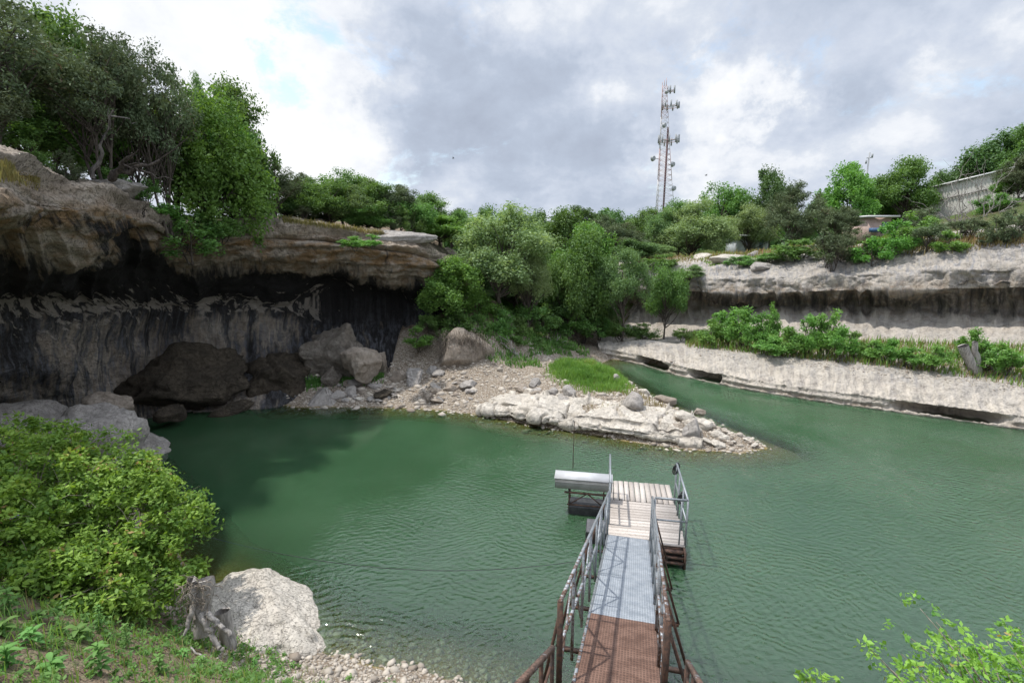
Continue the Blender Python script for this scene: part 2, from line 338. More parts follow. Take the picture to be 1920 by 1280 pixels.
def Hf(x, y, fine=True):
    P = np.stack([x, y], -1)
    dn = seg_dist(P, near_shore, False); inn = inside(P, near_poly)
    df = seg_dist(P, far_poly); inf_ = inside(P, far_poly)
    p3 = np.stack([x, y, x * 0], -1)
    nz = fbm(p3, .55, 4, 3); nz2 = fbm(p3, 2.2, 4, 11) if fine else nz * 0
    d = np.where(inn, dn, np.where(inf_, df, 0))
    # near bank
    hb = np.interp(dn, [0, .5, 1.2, 2.5, 4.2, 6.5, 8, 14, 60], [0, .18, .55, 1.85, 3.35, 5.2, 5.65, 6.6, 9])
    hb = hb + sstep(dn, .8, 3) * nz * .22 + nz2 * .05
    # far land: back shore, spit, valley
    hs = np.interp(df, [0, .35, 1.2, 3, 6], [0, .16, .48, .75, 1.0])
    spit = sstep(x, -2.5, .5) * (1 - sstep(y, 25.5, 29))
    hl = np.interp(df, [0, 1, 3, 4.5, 6, 9], [0, .22, .75, 1.55, 2.3, 2.9])
    h = hl * (1 - spit) + hs * spit
    back = np.interp(y, [27, 31, 38, 46, 60, 90, 200], [.9, 1.3, 2.2, 4.2, 5.4, 6.0, 6.0])
    wv_ = sstep(y, 26, 30) * sstep(x, -1, 3)
    h = h * (1 - wv_) + np.minimum(np.interp(df, [0, 1, 3], [0, .5, 1.]) , 1) * back * wv_
    h = h + 1.5 * np.exp(-(((x + 1.6) / 2.6) ** 2 + ((y - 28.2) / 2.3) ** 2))      # wooded knoll
    h = h + .55 * np.exp(-(((x - 3.6) / 1.8) ** 2 + ((y - 23.7) / 2.1) ** 2))      # grassy hump on the spit
    h = h + sstep(df, .3, 2) * nz * .22 + sstep(df, .0, .5) * nz2 * .10
    far = sstep(y, 40, 60); h = h * (1 - far) + (back + nz * .5) * far
    # left plateau
    az = np.arctan2(x, np.maximum(y, .01)); r = np.hypot(x, y)
    rr = np.interp(az, rim_az, rim_r); zl = np.interp(az, rim_az, rim_z)
    zl = zl + np.clip(r - rr, 0, 30) * .05 + nz * .25
    mL = sstep(r, rr + 6.6, rr + 7.6) * (az < rim_az[-2]) * (y > 0)
    low = (az < rim_az[-3]) & (r > rr - 1) & (y > 0) & (x < -6)
    h = np.where(low & inf_, np.minimum(h, .6), h)
    mL = mL * (1 - sstep(y, 60, 140))
    h = h * (1 - mL) + zl * mL
    # right plateau
    q = x * NQ[0] + y * NQ[1]; s = x * SQ[0] + y * SQ[1]
    inR = (s > -19.5) & (q > 25.2)
    h = np.where(inR & inf_, np.minimum(h, .35), h)
    mR = sstep(q, 43.5, 44.5) * sstep(s, -24, -19)
    h = h * (1 - mR) + (zR(x, y) + nz * .12) * mR
    # bed
    bedn = -np.interp(dn, [0, 1.0, 2.2, 4, 9], [.0, .26, .95, 2.0, 2.8]) + nz2 * .04
    bedf = -np.interp(df, [0, .4, .9, 1.5, 2.4, 5], [.0, .08, .20, .65, 1.5, 2.6]) + nz2 * .04
    bed = np.maximum(bedn, bedf)
    return np.where(inn, hb, np.where(inf_, h, bed))
def axis(segs):
    a = []
    for (s, e_, st) in segs: a += list(np.arange(s, e_, st))
    a.append(segs[-1][1]); return np.array(a, float)
gx = axis([(-1400, -200, 150), (-200, -50, 12), (-50, -16, 1.0), (-16, 10, .11), (10, 24, .35), (24, 60, 1.2), (60, 200, 12), (200, 1400, 150)])
gy = axis([(-400, -20, 40), (-20, -2, 1.5), (-2, 10, .11), (10, 16, .4), (16, 30, .11), (30, 46, .5), (46, 100, 2), (100, 300, 20), (300, 1600, 160)])
GX, GY = np.meshgrid(gx, gy)
GZ = Hf(GX, GY)
# ground material ----------------------------------------------------
def mk_ground():
    m, nt, p, o = newmat('ground'); pos = pos_n(nt)
    a = noise_n(nt, pos, 1.1, 6, .6); b = noise_n(nt, pos, 7, 7, .65); c = noise_n(nt, pos, 40, 4, .7)
    grav = attr_n(nt, 'gravel'); gr = attr_n(nt, 'grassy'); wet = attr_n(nt, 'wet')
    soil = mixc(nt, mapr(nt, b, .4, .62), (.16, .12, .085), (.30, .24, .18))
    vor = N(nt, 'ShaderNodeTexVoronoi'); vor.inputs['Scale'].default_value = 17; L(nt, pos, vor.inputs['Vector'])
    vor2 = N(nt, 'ShaderNodeTexVoronoi'); vor2.inputs['Scale'].default_value = 42; L(nt, pos, vor2.inputs['Vector'])
    sv = N(nt, 'ShaderNodeSeparateColor'); L(nt, vor.outputs['Color'], sv.inputs[0])
    stone = mixc(nt, sv.outputs[0], (.31, .27, .225), (.52, .465, .40))
    edge = mapr(nt, vor.outputs['Distance'], .25, .75)
    stone = mixc(nt, edge, stone, (.22, .175, .13))
    green = mixc(nt, mapr(nt, c, .4, .65), (.05, .085, .022), (.12, .16, .05))
    col = mixc(nt, mapr(nt, math_n(nt, 'ADD', grav, math_n(nt, 'MULTIPLY', math_n(nt, 'SUBTRACT', a, .5), .9)), .38, .6), soil, stone)
    col = mixc(nt, mapr(nt, math_n(nt, 'ADD', gr, math_n(nt, 'MULTIPLY', math_n(nt, 'SUBTRACT', b, .5), 1.1)), .42, .64), col, green)
    sx = N(nt, 'ShaderNodeSeparateXYZ'); L(nt, pos, sx.inputs[0])
    under = mapr(nt, math_n(nt, 'ADD', sx.outputs[2], math_n(nt, 'MULTIPLY', math_n(nt, 'SUBTRACT', a, .5), .12)), -.02, .03, 1, 0)
    col = mixc(nt, math_n(nt, 'MULTIPLY', under, .8), col, (.24, .185, .05))
    L(nt, col, p.inputs['Base Color']); p.inputs['Roughness'].default_value = .95; p.inputs['Specular IOR Level'].default_value = .15
    h = math_n(nt, 'ADD', math_n(nt, 'MULTIPLY', math_n(nt, 'SUBTRACT', 1.0, edge), .5), math_n(nt, 'ADD', b, math_n(nt, 'MULTIPLY', vor2.outputs['Distance'], -.4)))
    L(nt, bump_n(nt, h, .9, .05), p.inputs['Normal']); return m
M_ground = mk_ground()
Pg = np.stack([GX, GY], -1)
dn = seg_dist(Pg, near_shore, False); df = seg_dist(Pg, far_poly)
inn = inside(Pg, near_poly); inf_ = inside(Pg, far_poly)
hump = np.exp(-(((GX - 3.5) / 1.6) ** 2 + ((GY - 23.4) / 2.4) ** 2))
nn = fbm(np.stack([GX, GY, GX * 0], -1), .9, 4, 21)
gravel = np.where(inn, 1 - sstep(dn, .8, 2.0) * .75, np.where(inf_, 1 - sstep(df, 4.5, 7) * .9, 1.0))
grassy = np.where(inn, sstep(dn, 1.0, 2.5) * .48, np.where(inf_, sstep(df, 3.5, 6.5) * .6 * sstep(GX, -4.5, -2) + hump * .9, 0)) + nn * .15 * (inn | inf_)
grassy = np.where(GY > 40, .75, grassy)
gv = np.stack([GX, GY, GZ], -1).reshape(-1, 3)
ground = np_mesh('ground', gv, grid_faces(len(gy), len(gx)), M_ground, True,
    {'gravel': gravel.ravel(), 'grassy': grassy.ravel(), 'wet': (GX * 0).ravel()})
tag(ground, 'rocky soil and gravel banks round the green pool', None, None, 'structure')
SURF = [(gv, grid_faces(len(gy), len(gx)))]
# ------------------------------------------------------------------ lofts
def blur1(a, ax, w):
    if w < 1: return a
    k = np.exp(-.5 * (np.arange(-3 * w, 3 * w + 1) / w) ** 2); k /= k.sum()
    pad = [(0, 0)] * a.ndim; pad[ax] = (3 * w, 3 * w)
    # linear extrapolating pad
    ap = np.pad(a, pad, mode='reflect', reflect_type='odd')
    return np.apply_along_axis(lambda v: np.convolve(v, k, 'valid'), ax, ap)
def loft(rows, cols, ncol, sub, bw_c=6, bw_r=2, colmap=None):
    """rows: list of (k,3); sub: list of steps between rows -> grid (NR,NC,3) + row param"""
    C = np.array(rows); cc = np.linspace(cols[0], cols[-1], ncol) if colmap is None else colmap
    C2 = np.stack([np.stack([np.interp(cc, cols, C[r, :, k]) for k in range(3)], -1) for r in range(len(rows))])
    tt = []
    for i, n in enumerate(sub): tt += list(i + np.arange(n) / n)
    tt.append(len(sub)); tt = np.array(tt)
    G = np.stack([[0]] * 0) if False else None
    i0 = np.minimum(np.floor(tt).astype(int), len(rows) - 2); f = tt - i0
    G = C2[i0] * (1 - f)[:, None, None] + C2[i0 + 1] * f[:, None, None]
    G = blur1(G, 1, bw_c); G = blur1(G, 0, bw_r)
    return G, tt, cc
def normals(G):
    a = np.gradient(G, axis=0); b = np.gradient(G, axis=1); n = np.cross(b, a)
    return n / (np.linalg.norm(n, axis=-1, keepdims=True) + 1e-9)
def arc(G):
    al = np.concatenate([np.zeros((G.shape[0], 1)), np.cumsum(np.linalg.norm(np.diff(G, axis=1), axis=-1), 1)], 1)
    dw = np.concatenate([np.zeros((1, G.shape[1])), np.cumsum(np.linalg.norm(np.diff(G, axis=0), axis=-1), 0)], 0)
    mid = G.shape[0] // 2
    return np.broadcast_to(al[mid][None], al.shape), dw
def radial(P, dr, z):
    r = np.hypot(P[:, 0], P[:, 1]); k = (r + dr) / r
    return np.stack([P[:, 0] * k, P[:, 1] * k, z], 1)
# ---- left cliff
def LR(pyl, Dl):
    a = lerp_c(pyl, LC); b = lerp_c(Dl, LC); return np.array([at(x, y, d) for x, y, d in zip(LC, a, b)])
bk2 = radial(rimP, 9.5, rimP[:, 2] - 1.2); bk1 = radial(rimP, 5.5, rimP[:, 2] + .38); bk0 = radial(rimP, 1.2, rimP[:, 2] + .10)
r2 = LR([(-500, 330), (-250, 345), (-80, 362), (0, 378), (60, 386), (120, 392), (180, 397), (230, 400), (262, 410), (300, 430), (340, 444), (430, 449), (520, 446), (600, 449), (700, 464), (790, 476), (830, 495), (880, 515)],
        [(-500, 5.2), (-250, 7.6), (0, 9.7), (120, 12.4), (230, 15.3), (262, 16.3), (340, 19.2), (430, 20.7), (520, 22.1), (600, 23.0), (700, 24.3), (790, 25.4), (830, 26.5), (880, 29)])
r4 = LR([(-500, 420), (-250, 430), (0, 440), (60, 448), (120, 450), (180, 440), (230, 432), (262, 445), (340, 474), (430, 478), (520, 486), (600, 492), (700, 503), (790, 515), (830, 530), (880, 540)],
        [(-500, 6.0), (-250, 8.6), (0, 10.8), (120, 13.2), (230, 16.1), (262, 17.0), (340, 19.9), (430, 21.1), (520, 22.3), (600, 23.2), (700, 24.5), (790, 25.7), (830, 27), (880, 29.5)])
r5 = LR([(-500, 520), (-250, 525), (0, 520), (60, 530), (120, 525), (180, 515), (230, 500), (262, 500), (340, 518), (430, 520), (600, 530), (700, 540), (790, 548), (830, 560), (880, 570)],
        [(-500, 8.0), (-250, 10.5), (0, 13.4), (120, 15.6), (230, 18.6), (262, 19.4), (340, 21.6), (430, 23), (520, 24.2), (600, 25), (700, 26), (790, 26.9), (830, 28), (880, 30)])
r6 = LR([(-500, 580), (0, 562), (230, 565), (430, 570), (600, 575), (790, 575), (880, 590)],
        [(-500, 10.5), (-250, 13), (0, 16), (120, 18.3), (230, 21), (340, 23.2), (430, 24.5), (520, 25.7), (600, 26.5), (700, 27.3), (790, 27.8), (880, 30.5)])
r7 = LR([(-500, 700), (0, 690), (120, 690), (230, 678), (310, 668), (430, 656), (520, 648), (600, 628), (700, 622), (790, 622), (880, 625)],
        [(-500, 10.3), (-250, 13), (0, 15.7), (120, 17.8), (230, 20), (340, 22), (430, 23.2), (520, 24.2), (600, 25.2), (700, 26.5), (790, 27), (880, 30.5)])
w8 = []
for x, y in zip(LC, lerp_c([(-500, 880), (0, 815), (120, 803), (230, 795), (340, 783), (430, 775), (520, 768), (560, 765), (600, 755), (700, 735), (790, 720), (880, 700)], LC)):
    w8.append(onz(x, y, 0.0) if x < 560 else at(x, y, np.interp(x, [560, 600, 700, 790, 880], [21.5, 23, 24.8, 26, 30.3])))
w8 = np.array(w8); w8[:, 2] = np.minimum(w8[:, 2], .3)
w9 = radial(w8, .6, w8[:, 2] - 1.8)
rowsL = [bk2, bk1, bk0, rimP, r2, r4, r5, r6, r7, w8, w9]
subL = [6, 16, 8, 34, 26, 34, 30, 36, 40, 10]
cmL = np.concatenate([np.linspace(-500, -20, 60, endpoint=False), np.linspace(-20, 880, 620)])
G, tt, cc = loft(rowsL, LC, 0, subL, 7, 3, cmL)
ncL = G.shape[1]
al, dw = arc(G); al = al.copy()
nrm = normals(G)
flip = np.sign((nrm * (np.array([0, 0, 3.0]) - G)).sum(-1, keepdims=True)); nrm = nrm * np.where(flip == 0, 1, flip)
T = np.broadcast_to(tt[:, None], G.shape[:2])
P = G.copy()
# strata ledges on the rim, flowing drapery under the overhang
zz = P[..., 2] + .25 * fbm(P, .3, 3, 5)
strata = vnoise(np.stack([P[..., 0] * .25, P[..., 1] * .25, zz * 3.2], -1), 9) * .8 + vnoise(np.stack([P[..., 0] * .5, P[..., 1] * .5, zz * 8], -1), 10) * .35
wS = sstep(T, 2.4, 3.2) * (1 - sstep(T, 5.2, 6.2))
drap = 1 - np.abs(vnoise(np.stack([al * 1.35 + .5 * vnoise(P * .7, 31), dw * .22, al * 0], -1), 14))
wD = sstep(T, 4.4, 5.4) * (1 - sstep(T, 8.0, 9))
big = fbm(P, .42, 3, 2); mid_ = fbm(P, 1.5, 4, 4); fin_ = fbm(P, 6.5, 3, 6, .6)
wE = 1 - sstep(T, 8.6, 9.2) * .5
disp = big * .55 * wE + mid_ * .20 + fin_ * .05 + wS * strata * .30 + wD * (drap - .6) * .26
# slab gap below the top bed
gapz = sstep(al, 12, 18) * np.exp(-((T - 3.98) / .10) ** 2) * .75
disp = disp - gapz
# alcoves in back wall
for (px, py, rad, dep) in [(630, 575, 1.9, 1.3), (735, 585, 1.4, 1.0), (345, 700, 2.6, 1.0), (515, 690, 2.0, 1.1)]:
    c_ = at(px, py, np.interp(px, [340, 430, 600, 740], [22, 23.5, 26, 27.2])); dd = np.linalg.norm(P - c_, axis=-1); disp = disp - dep * np.exp(-(dd / rad) ** 2 * 1.6)
P = P + nrm * disp[..., None]
ns = fbm(np.stack([al * .35, dw * .3, al * 0], -1), 1, 3, 41)
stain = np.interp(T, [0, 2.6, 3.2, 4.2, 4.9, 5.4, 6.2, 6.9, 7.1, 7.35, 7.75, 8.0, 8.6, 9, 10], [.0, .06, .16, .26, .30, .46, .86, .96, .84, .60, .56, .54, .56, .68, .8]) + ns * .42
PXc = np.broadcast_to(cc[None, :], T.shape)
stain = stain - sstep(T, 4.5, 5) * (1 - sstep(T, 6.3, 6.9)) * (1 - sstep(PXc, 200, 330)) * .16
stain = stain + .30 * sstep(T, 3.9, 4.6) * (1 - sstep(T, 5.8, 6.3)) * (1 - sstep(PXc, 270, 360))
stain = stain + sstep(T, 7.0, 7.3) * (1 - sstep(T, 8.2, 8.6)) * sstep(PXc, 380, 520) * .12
ochre = np.interp(T, [3, 3.7, 4.2, 5, 5.8, 6.3], [0, .35, 1, .9, .45, 0]) + ns * .2
pale = np.interp(T, [4.8, 5.5, 6.6, 7.2, 7.5, 8.0, 8.6, 9], [0, .5, .35, 1, 1.0, .7, .5, .2])
grey_tone = np.interp(T, [6.8, 7.5, 8, 8.8, 9.3], [.0, .7, .9, .6, .1])
lime = np.exp(-((T - 7.0) / .28) ** 2) * (1 - sstep(PXc, 560, 700)) + .45 * np.exp(-((T - 6.6) / .5) ** 2) + .6 * np.exp(-((T - 7.5) / .4) ** 2) * (1 - sstep(PXc, 200, 420)) - .3
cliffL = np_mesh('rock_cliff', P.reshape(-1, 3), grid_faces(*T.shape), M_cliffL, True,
    {'stain': stain.ravel(), 'ochre': ochre.ravel(), 'pale': pale.ravel(), 'grey_tone': grey_tone.ravel(), 'lime': lime.ravel(), 'along': al.ravel(), 'down': dw.ravel()})
tag(cliffL, 'dark stained limestone overhang hollowed out above the green water', None, None, 'structure')
SURF.append((P.reshape(-1, 3), grid_faces(*T.shape)))
# ---- right cliff
RC = np.array([1120, 1150, 1200, 1220, 1270, 1300, 1330, 1400, 1440, 1480, 1530, 1600, 1660, 1700, 1790, 1860, 1920, 2100, 2400, 2800], float)
def RQ(pyl, ql):
    a = lerp_c(pyl, RC); b = lerp_c(ql, RC); o_ = []
    for x, y, q in zip(RC, a, b):
        d = ray(x, y); t = q / (d[0] * NQ[0] + d[1] * NQ[1]); o_.append([d[0] * t, d[1] * t, CAMZ + d[2] * t])
    return np.array(o_)
wl = np.array([onz(x, y, 0) for x, y in zip(RC, lerp_c([(1120, 668), (1150, 673), (1200, 683), (1270, 704), (1330, 717), (1400, 731), (1530, 752), (1660, 770), (1790, 788), (1920, 806), (2100, 832), (2400, 875), (2800, 930)], RC))])
n2d = np.array([NQ[0], NQ[1], 0])
def off(Pw, dq, z): o_ = Pw + n2d * dq; o_[:, 2] = z; return o_
top5 = RQ([(1120, 640), (1150, 638), (1200, 640), (1270, 648), (1330, 655), (1400, 663), (1530, 677), (1660, 690), (1790, 707), (1920, 727), (2100, 752), (2400, 800), (2800, 860)], [(1120, 28.6), (1270, 27.9), (1400, 27.9), (1920, 29.0), (2800, 29.4)])
t6 = RQ([(1120, 632), (1200, 630), (1400, 640), (1530, 645), (1660, 648), (1790, 652), (1920, 658), (2400, 680), (2800, 700)], [(1120, 32.5), (2800, 33.2)])
t7 = RQ([(1120, 602), (1220, 604), (1400, 598), (1530, 594), (1660, 600), (1790, 606), (1920, 612), (2400, 640), (2800, 665)], [(1120, 35.0), (2800, 35.2)])
t8 = RQ([(1120, 572), (1400, 573), (1660, 575), (1920, 580), (2800, 605)], [(1120, 36.3), (2800, 36.6)])
t9 = RQ([(1120, 556), (1400, 562), (1660, 558), (1920, 557), (2800, 560)], [(1120, 35.6), (2800, 35.9)])
t10 = RQ([(1120, 545), (1220, 545), (1400, 553), (1530, 549), (1660, 546), (1790, 544), (1920, 542), (2800, 545)], [(1120, 34.3), (2800, 34.3)])
t11 = RQ([(1120, 520), (1220, 520), (1400, 522), (1530, 515), (1660, 512), (1790, 505), (1920, 500), (2800, 490)], [(1120, 34.5), (2800, 34.6)])
t12 = RQ([(1120, 497), (1150, 495), (1220, 494), (1330, 499), (1440, 498), (1530, 487), (1600, 488), (1700, 470), (1790, 462), (1920, 452), (2400, 420), (2800, 400)], [(1120, 36.2), (2800, 36.6)])
t13 = RQ([(1120, 490), (1220, 486), (1330, 478), (1440, 472), (1530, 462), (1600, 462), (1700, 448), (1790, 438), (1920, 424), (2400, 395), (2800, 380)], [(1120, 40.5), (2800, 40.5)])
t14 = t13 + n2d * 5.5; t14[:, 2] = zR(t14[:, 0], t14[:, 1]) - .5
rowsR = [off(wl, .5, -1.6), off(wl, .05, -.12), off(wl, -.02, .07), off(wl, .16, .12), off(wl, .20, .34), off(wl, .12, .52), top5, t6, t7, t8, t9, t10, t11, t12, t13, t14]
subR = [4, 4, 6, 5, 6, 34, 22, 18, 16, 10, 10, 20, 24, 16, 8]
cmR = np.concatenate([np.linspace(1120, 1940, 620, endpoint=False), np.linspace(1940, 2800, 60)])
G, tt, cc = loft(rowsR, RC, 0, subR, 7, 1, cmR)
al, dw = arc(G); nrm = normals(G)
flip = np.sign((nrm * (np.array([0, 0, 9.0]) - G)).sum(-1, keepdims=True)); nrm = nrm * np.where(flip == 0, 1, flip)
T = np.broadcast_to(tt[:, None], G.shape[:2]); PXc = np.broadcast_to(cc[None, :], T.shape)
P = G.copy()
flute = 1 - np.abs(vnoise(np.stack([al * 1.5 + .5 * vnoise(P * .6, 3), dw * .3, al * 0], -1), 77))
wF = sstep(T, 7.9, 8.6) * (1 - sstep(T, 11.2, 12))
und = .5 + .5 * vnoise(np.stack([al * .45, al * 0, al * 0], -1), 8)   # the waterline notch comes and goes
notch = np.exp(-((T - 3.6) / .60) ** 2) * (sstep(und, .52, .8) * 1.15 - .18)
lipv = vnoise(np.stack([al * .5, al * 0 + 3, al * 0], -1), 18) * np.exp(-((T - 11) / 1.0) ** 2) * .35
disp = fbm(P, .45, 3, 52) * .32 * sstep(T, 5.2, 6.5) + fbm(P, 1.6, 4, 53) * (.10 + .10 * sstep(T, 10.5, 11.5)) * sstep(T, 1.2, 4) + fbm(P, 7, 3, 54, .6) * .035 - (1 - np.abs(fbm(P * [1, 1, 2.2], .9, 3, 57))) ** 6 * (.05 + .10 * sstep(T, 10.5, 12)) + wF * (flute - .6) * .52 - notch + lipv
disp = disp + sstep(T, 5, 5.3) * (1 - sstep(T, 5.9, 6.1)) * (fbm(np.stack([P[..., 0], P[..., 1], P[..., 2] * 5], -1), 1.1, 4, 55)) * .18
disp = disp + fbm(P, 3.2, 4, 66, .6) * .16 * sstep(T, 1.3, 2.5) * (1 - sstep(T, 5, 6.2))
P = P + nrm * disp[..., None]
ns = fbm(np.stack([al * .3, dw * .35, al * 0], -1), 1, 3, 61) * np.where((T > 8.2) & (T < 11), .35, 1)
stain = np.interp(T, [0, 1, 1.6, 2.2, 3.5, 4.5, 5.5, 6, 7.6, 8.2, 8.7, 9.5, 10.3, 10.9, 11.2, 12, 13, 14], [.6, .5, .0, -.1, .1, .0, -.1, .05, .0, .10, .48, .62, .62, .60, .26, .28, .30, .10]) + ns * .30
ochre = np.interp(T, [1.5, 2, 2.6, 3.2, 4.5, 7.5, 8.5, 10.5, 11, 11.8, 12.5], [0, .4, .4, .1, .0, .1, .35, .75, .6, .15, 0]) + ns * .25
pale = np.interp(T, [1.5, 2, 3, 4.8, 5.2, 5.9, 6.1, 7, 8, 9, 10, 11, 12, 13], [.3, .7, .6, 1, 1, .6, .3, .3, .8, .7, .35, .3, .45, .2])
grey_tone = np.interp(T, [5.4, 5.9, 6.1, 11.2, 12, 13, 13.5], [0, .8, .2, .5, 1., 1., .2]) * (.75 + .7 * ns)
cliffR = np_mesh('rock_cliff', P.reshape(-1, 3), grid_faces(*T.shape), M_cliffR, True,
    {'stain': stain.ravel(), 'ochre': ochre.ravel(), 'pale': pale.ravel(), 'grey_tone': grey_tone.ravel(), 'lime': (T * 0 - .5).ravel(), 'along': al.ravel(), 'down': dw.ravel()})
tag(cliffR, 'sunlit pale limestone bank and undercut cliff across the channel', None, None, 'structure')
SURF.append((P.reshape(-1, 3), grid_faces(*T.shape)))
# placement by dropping on the built surfaces
allv = []; allf = []; n0 = 0
for v, f in SURF: allv.append(v); allf.append(f + n0); n0 += len(v)
BV = BVHTree.FromPolygons([tuple(q) for q in np.concatenate(allv)], [tuple(q) for q in np.concatenate(allf)])
def drop(x, y, z0=40.0):
    h = BV.ray_cast(Vector((x, y, z0)), Vector((0, 0, -1)))
    return h[0].z if h[0] is not None else 0.0
def hit(px, py):
    d = Vector(ray(px, py)).normalized(); h = BV.ray_cast(Vector((0, 0, CAMZ)), d)
    return np.array(h[0]) if h[0] is not None else onz(px, py, 0)
# ------------------------------------------------------------------ water
wx = axis([(-60, -18, 2), (-18, 12, .14), (12, 60, 1.0)]); wy = axis([(-20, 4, 1), (4, 32, .14), (32, 40, 1)])
WX, WY = np.meshgrid(wx, wy); WD = -Hf(WX, WY)
def mk_water():
    m = bpy.data.materials.new('green_water'); m.use_nodes = True; nt = m.node_tree; nt.nodes.clear()
    o = N(nt, 'ShaderNodeOutputMaterial'); pos = pos_n(nt); dep = attr_n(nt, 'depth')
    big = noise_n(nt, pos, .30, 5, .6)
    fine = noise_n(nt, mapping(nt, pos, (3.2, 5.6, 1), (0, 0, 0), (0, 0, R(-14))), 1.6, 4, .55, .25)
    fine2 = noise_n(nt, mapping(nt, pos, (6.0, 3.5, 1), (4, 1, 0), (0, 0, R(24))), 1.3, 3, .5, .3)
    h = math_n(nt, 'ADD', math_n(nt, 'MULTIPLY', fine, 2.3), math_n(nt, 'MULTIPLY', fine2, 1.3))
    sx = N(nt, 'ShaderNodeSeparateXYZ'); L(nt, pos, sx.inputs[0])
    amp = mapr(nt, math_n(nt, 'ADD', sx.outputs[0], math_n(nt, 'MULTIPLY', sx.outputs[1], -.35)), -12, -1, .10, 1.0)
    amp = math_n(nt, 'MULTIPLY', amp, mapr(nt, big, .3, .65, .55, 1.1))
    amp = math_n(nt, 'MULTIPLY', amp, mapr(nt, sx.outputs[1], 15, 23, 1.0, .30))
    wob3 = noise_n(nt, pos, .7, 4, .6)
    for (ang, wl_, a, off_, ns_) in [(28, .17, .34, 0.0, .55), (-24, .13, .26, 4.0, .8), (75, .21, .24, 9.0, .45)]:
        dd = N(nt, 'ShaderNodeVectorMath', operation='DOT_PRODUCT'); L(nt, pos, dd.inputs[0]); dd.inputs[1].default_value = (math.sin(R(ang)), math.cos(R(ang)), 0)
        ph = math_n(nt, 'ADD', math_n(nt, 'MULTIPLY', dd.outputs['Value'], 6.283 / wl_), math_n(nt, 'MULTIPLY', wob3, 30.0 + off_))
        br_ = mapr(nt, noise_n(nt, mapping(nt, pos, (1, 1, 1), (off_, 3 + off_, 0)), ns_, 4, .65, .3), .40, .62)
        h = math_n(nt, 'ADD', h, math_n(nt, 'MULTIPLY', math_n(nt, 'MULTIPLY', math_n(nt, 'SINE', ph), br_), a))
    h = math_n(nt, 'MULTIPLY', h, amp)
    brk = mapr(nt, noise_n(nt, mapping(nt, pos, (1, 1, 1), (3, 9, 0)), .9, 4, .65, .6), .42, .66)
    wob2 = noise_n(nt, pos, 1.3, 3, .55)
    for (x, y, wl_, a, fall) in [(-3.0, 6.8, .21, .62, 6.0), (1.6, 7.0, .17, .40, 5.0), (3.2, 9.0, .26, .30, 5.5)]:
        dv = N(nt, 'ShaderNodeVectorMath', operation='DISTANCE'); L(nt, pos, dv.inputs[0]); dv.inputs[1].default_value = (x, y, 0)
        ww = math_n(nt, 'ADD', math_n(nt, 'MULTIPLY', dv.outputs['Value'], 6.283 / wl_), math_n(nt, 'MULTIPLY', wob2, 16.0))
        sn = math_n(nt, 'SINE', ww); am = math_n(nt, 'MULTIPLY', mapr(nt, dv.outputs['Value'], 0.6, fall, a, 0), brk)
        h = math_n(nt, 'ADD', h, math_n(nt, 'MULTIPLY', sn, am))
    nrm_ = bump_n(nt, h, 1.0, .0125)
    deep = mixc(nt, mapr(nt, big, .35, .7), (.027, .068, .031), (.036, .082, .041))
    df_ = N(nt, 'ShaderNodeSubsurfaceScattering'); L(nt, deep, df_.inputs[0]); df_.inputs['Scale'].default_value = .35; df_.inputs['Radius'].default_value = (.6, 1.0, .8)
    tr = N(nt, 'ShaderNodeBsdfTransparent'); tr.inputs[0].default_value = (.72, .84, .70, 1)
    k = math_n(nt, 'SUBTRACT', 1.0, math_n(nt, 'POWER', 2.718, math_n(nt, 'MULTIPLY', math_n(nt, 'MAXIMUM', dep, 0.0), -3.0)))
    body = N(nt, 'ShaderNodeMixShader'); L(nt, k, body.inputs[0]); L(nt, tr.outputs[0], body.inputs[1]); L(nt, df_.outputs[0], body.inputs[2])
    gl = N(nt, 'ShaderNodeBsdfGlossy'); gl.inputs['Roughness'].default_value = .03; L(nt, nrm_, gl.inputs['Normal'])
    fr = N(nt, 'ShaderNodeFresnel'); fr.inputs['IOR'].default_value = 1.84; L(nt, nrm_, fr.inputs['Normal'])
    s = N(nt, 'ShaderNodeMixShader'); L(nt, fr.outputs[0], s.inputs[0]); L(nt, body.outputs[0], s.inputs[1]); L(nt, gl.outputs[0], s.inputs[2])
    L(nt, s.outputs[0], o.inputs[0]); return m
M_water = mk_water()
water = np_mesh('water', np.stack([WX, WY, WX * 0], -1).reshape(-1, 3), grid_faces(len(wy), len(wx)), M_water, True, {'depth': WD.ravel()})
tag(water, 'calm murky green water with fine ripples', None, None, 'structure')
# ------------------------------------------------------------------ rocks
def ico(sub):
    bm = bmesh.new(); bmesh.ops.create_icosphere(bm, subdivisions=sub, radius=1.0)
    v = np.array([q.co[:] for q in bm.verts]); f = np.array([[w.index for w in q.verts] for q in bm.faces]); bm.free(); return v, f
ICO = {s: ico(s) for s in (1, 2, 4, 5)}
def rock_verts(seed, sub=5, nplanes=14, cut=.62, rough=.10, flat=1.0):
    r = np.random.default_rng(seed); v, f = ICO[sub]; v = v.copy() * 1.15
    for i in range(nplanes):
        n = r.normal(size=3); n[2] *= flat; n /= np.linalg.norm(n); d = cut + r.random() * .28
        e_ = np.maximum(0, v @ n - d); v = v - e_[:, None] * n * .93
    if sub >= 4:
        nn_ = v / np.linalg.norm(v, axis=1, keepdims=True)
        v = v + nn_ * (fbm(v + seed, 1.6, 3, seed) * rough * 1.3 + fbm(v + seed, 5, 4, seed + 3, .6) * rough * .7 - (1 - np.abs(vnoise(v * 2.3 + seed, seed + 5))) ** 4 * rough * .55)[:, None]
        lz = vnoise(np.stack([v[:, 0] * .5, v[:, 1] * .5, v[:, 2] * 5], -1), seed + 9); v[:, :2] *= (1 + .05 * lz)[:, None]
    return v, f
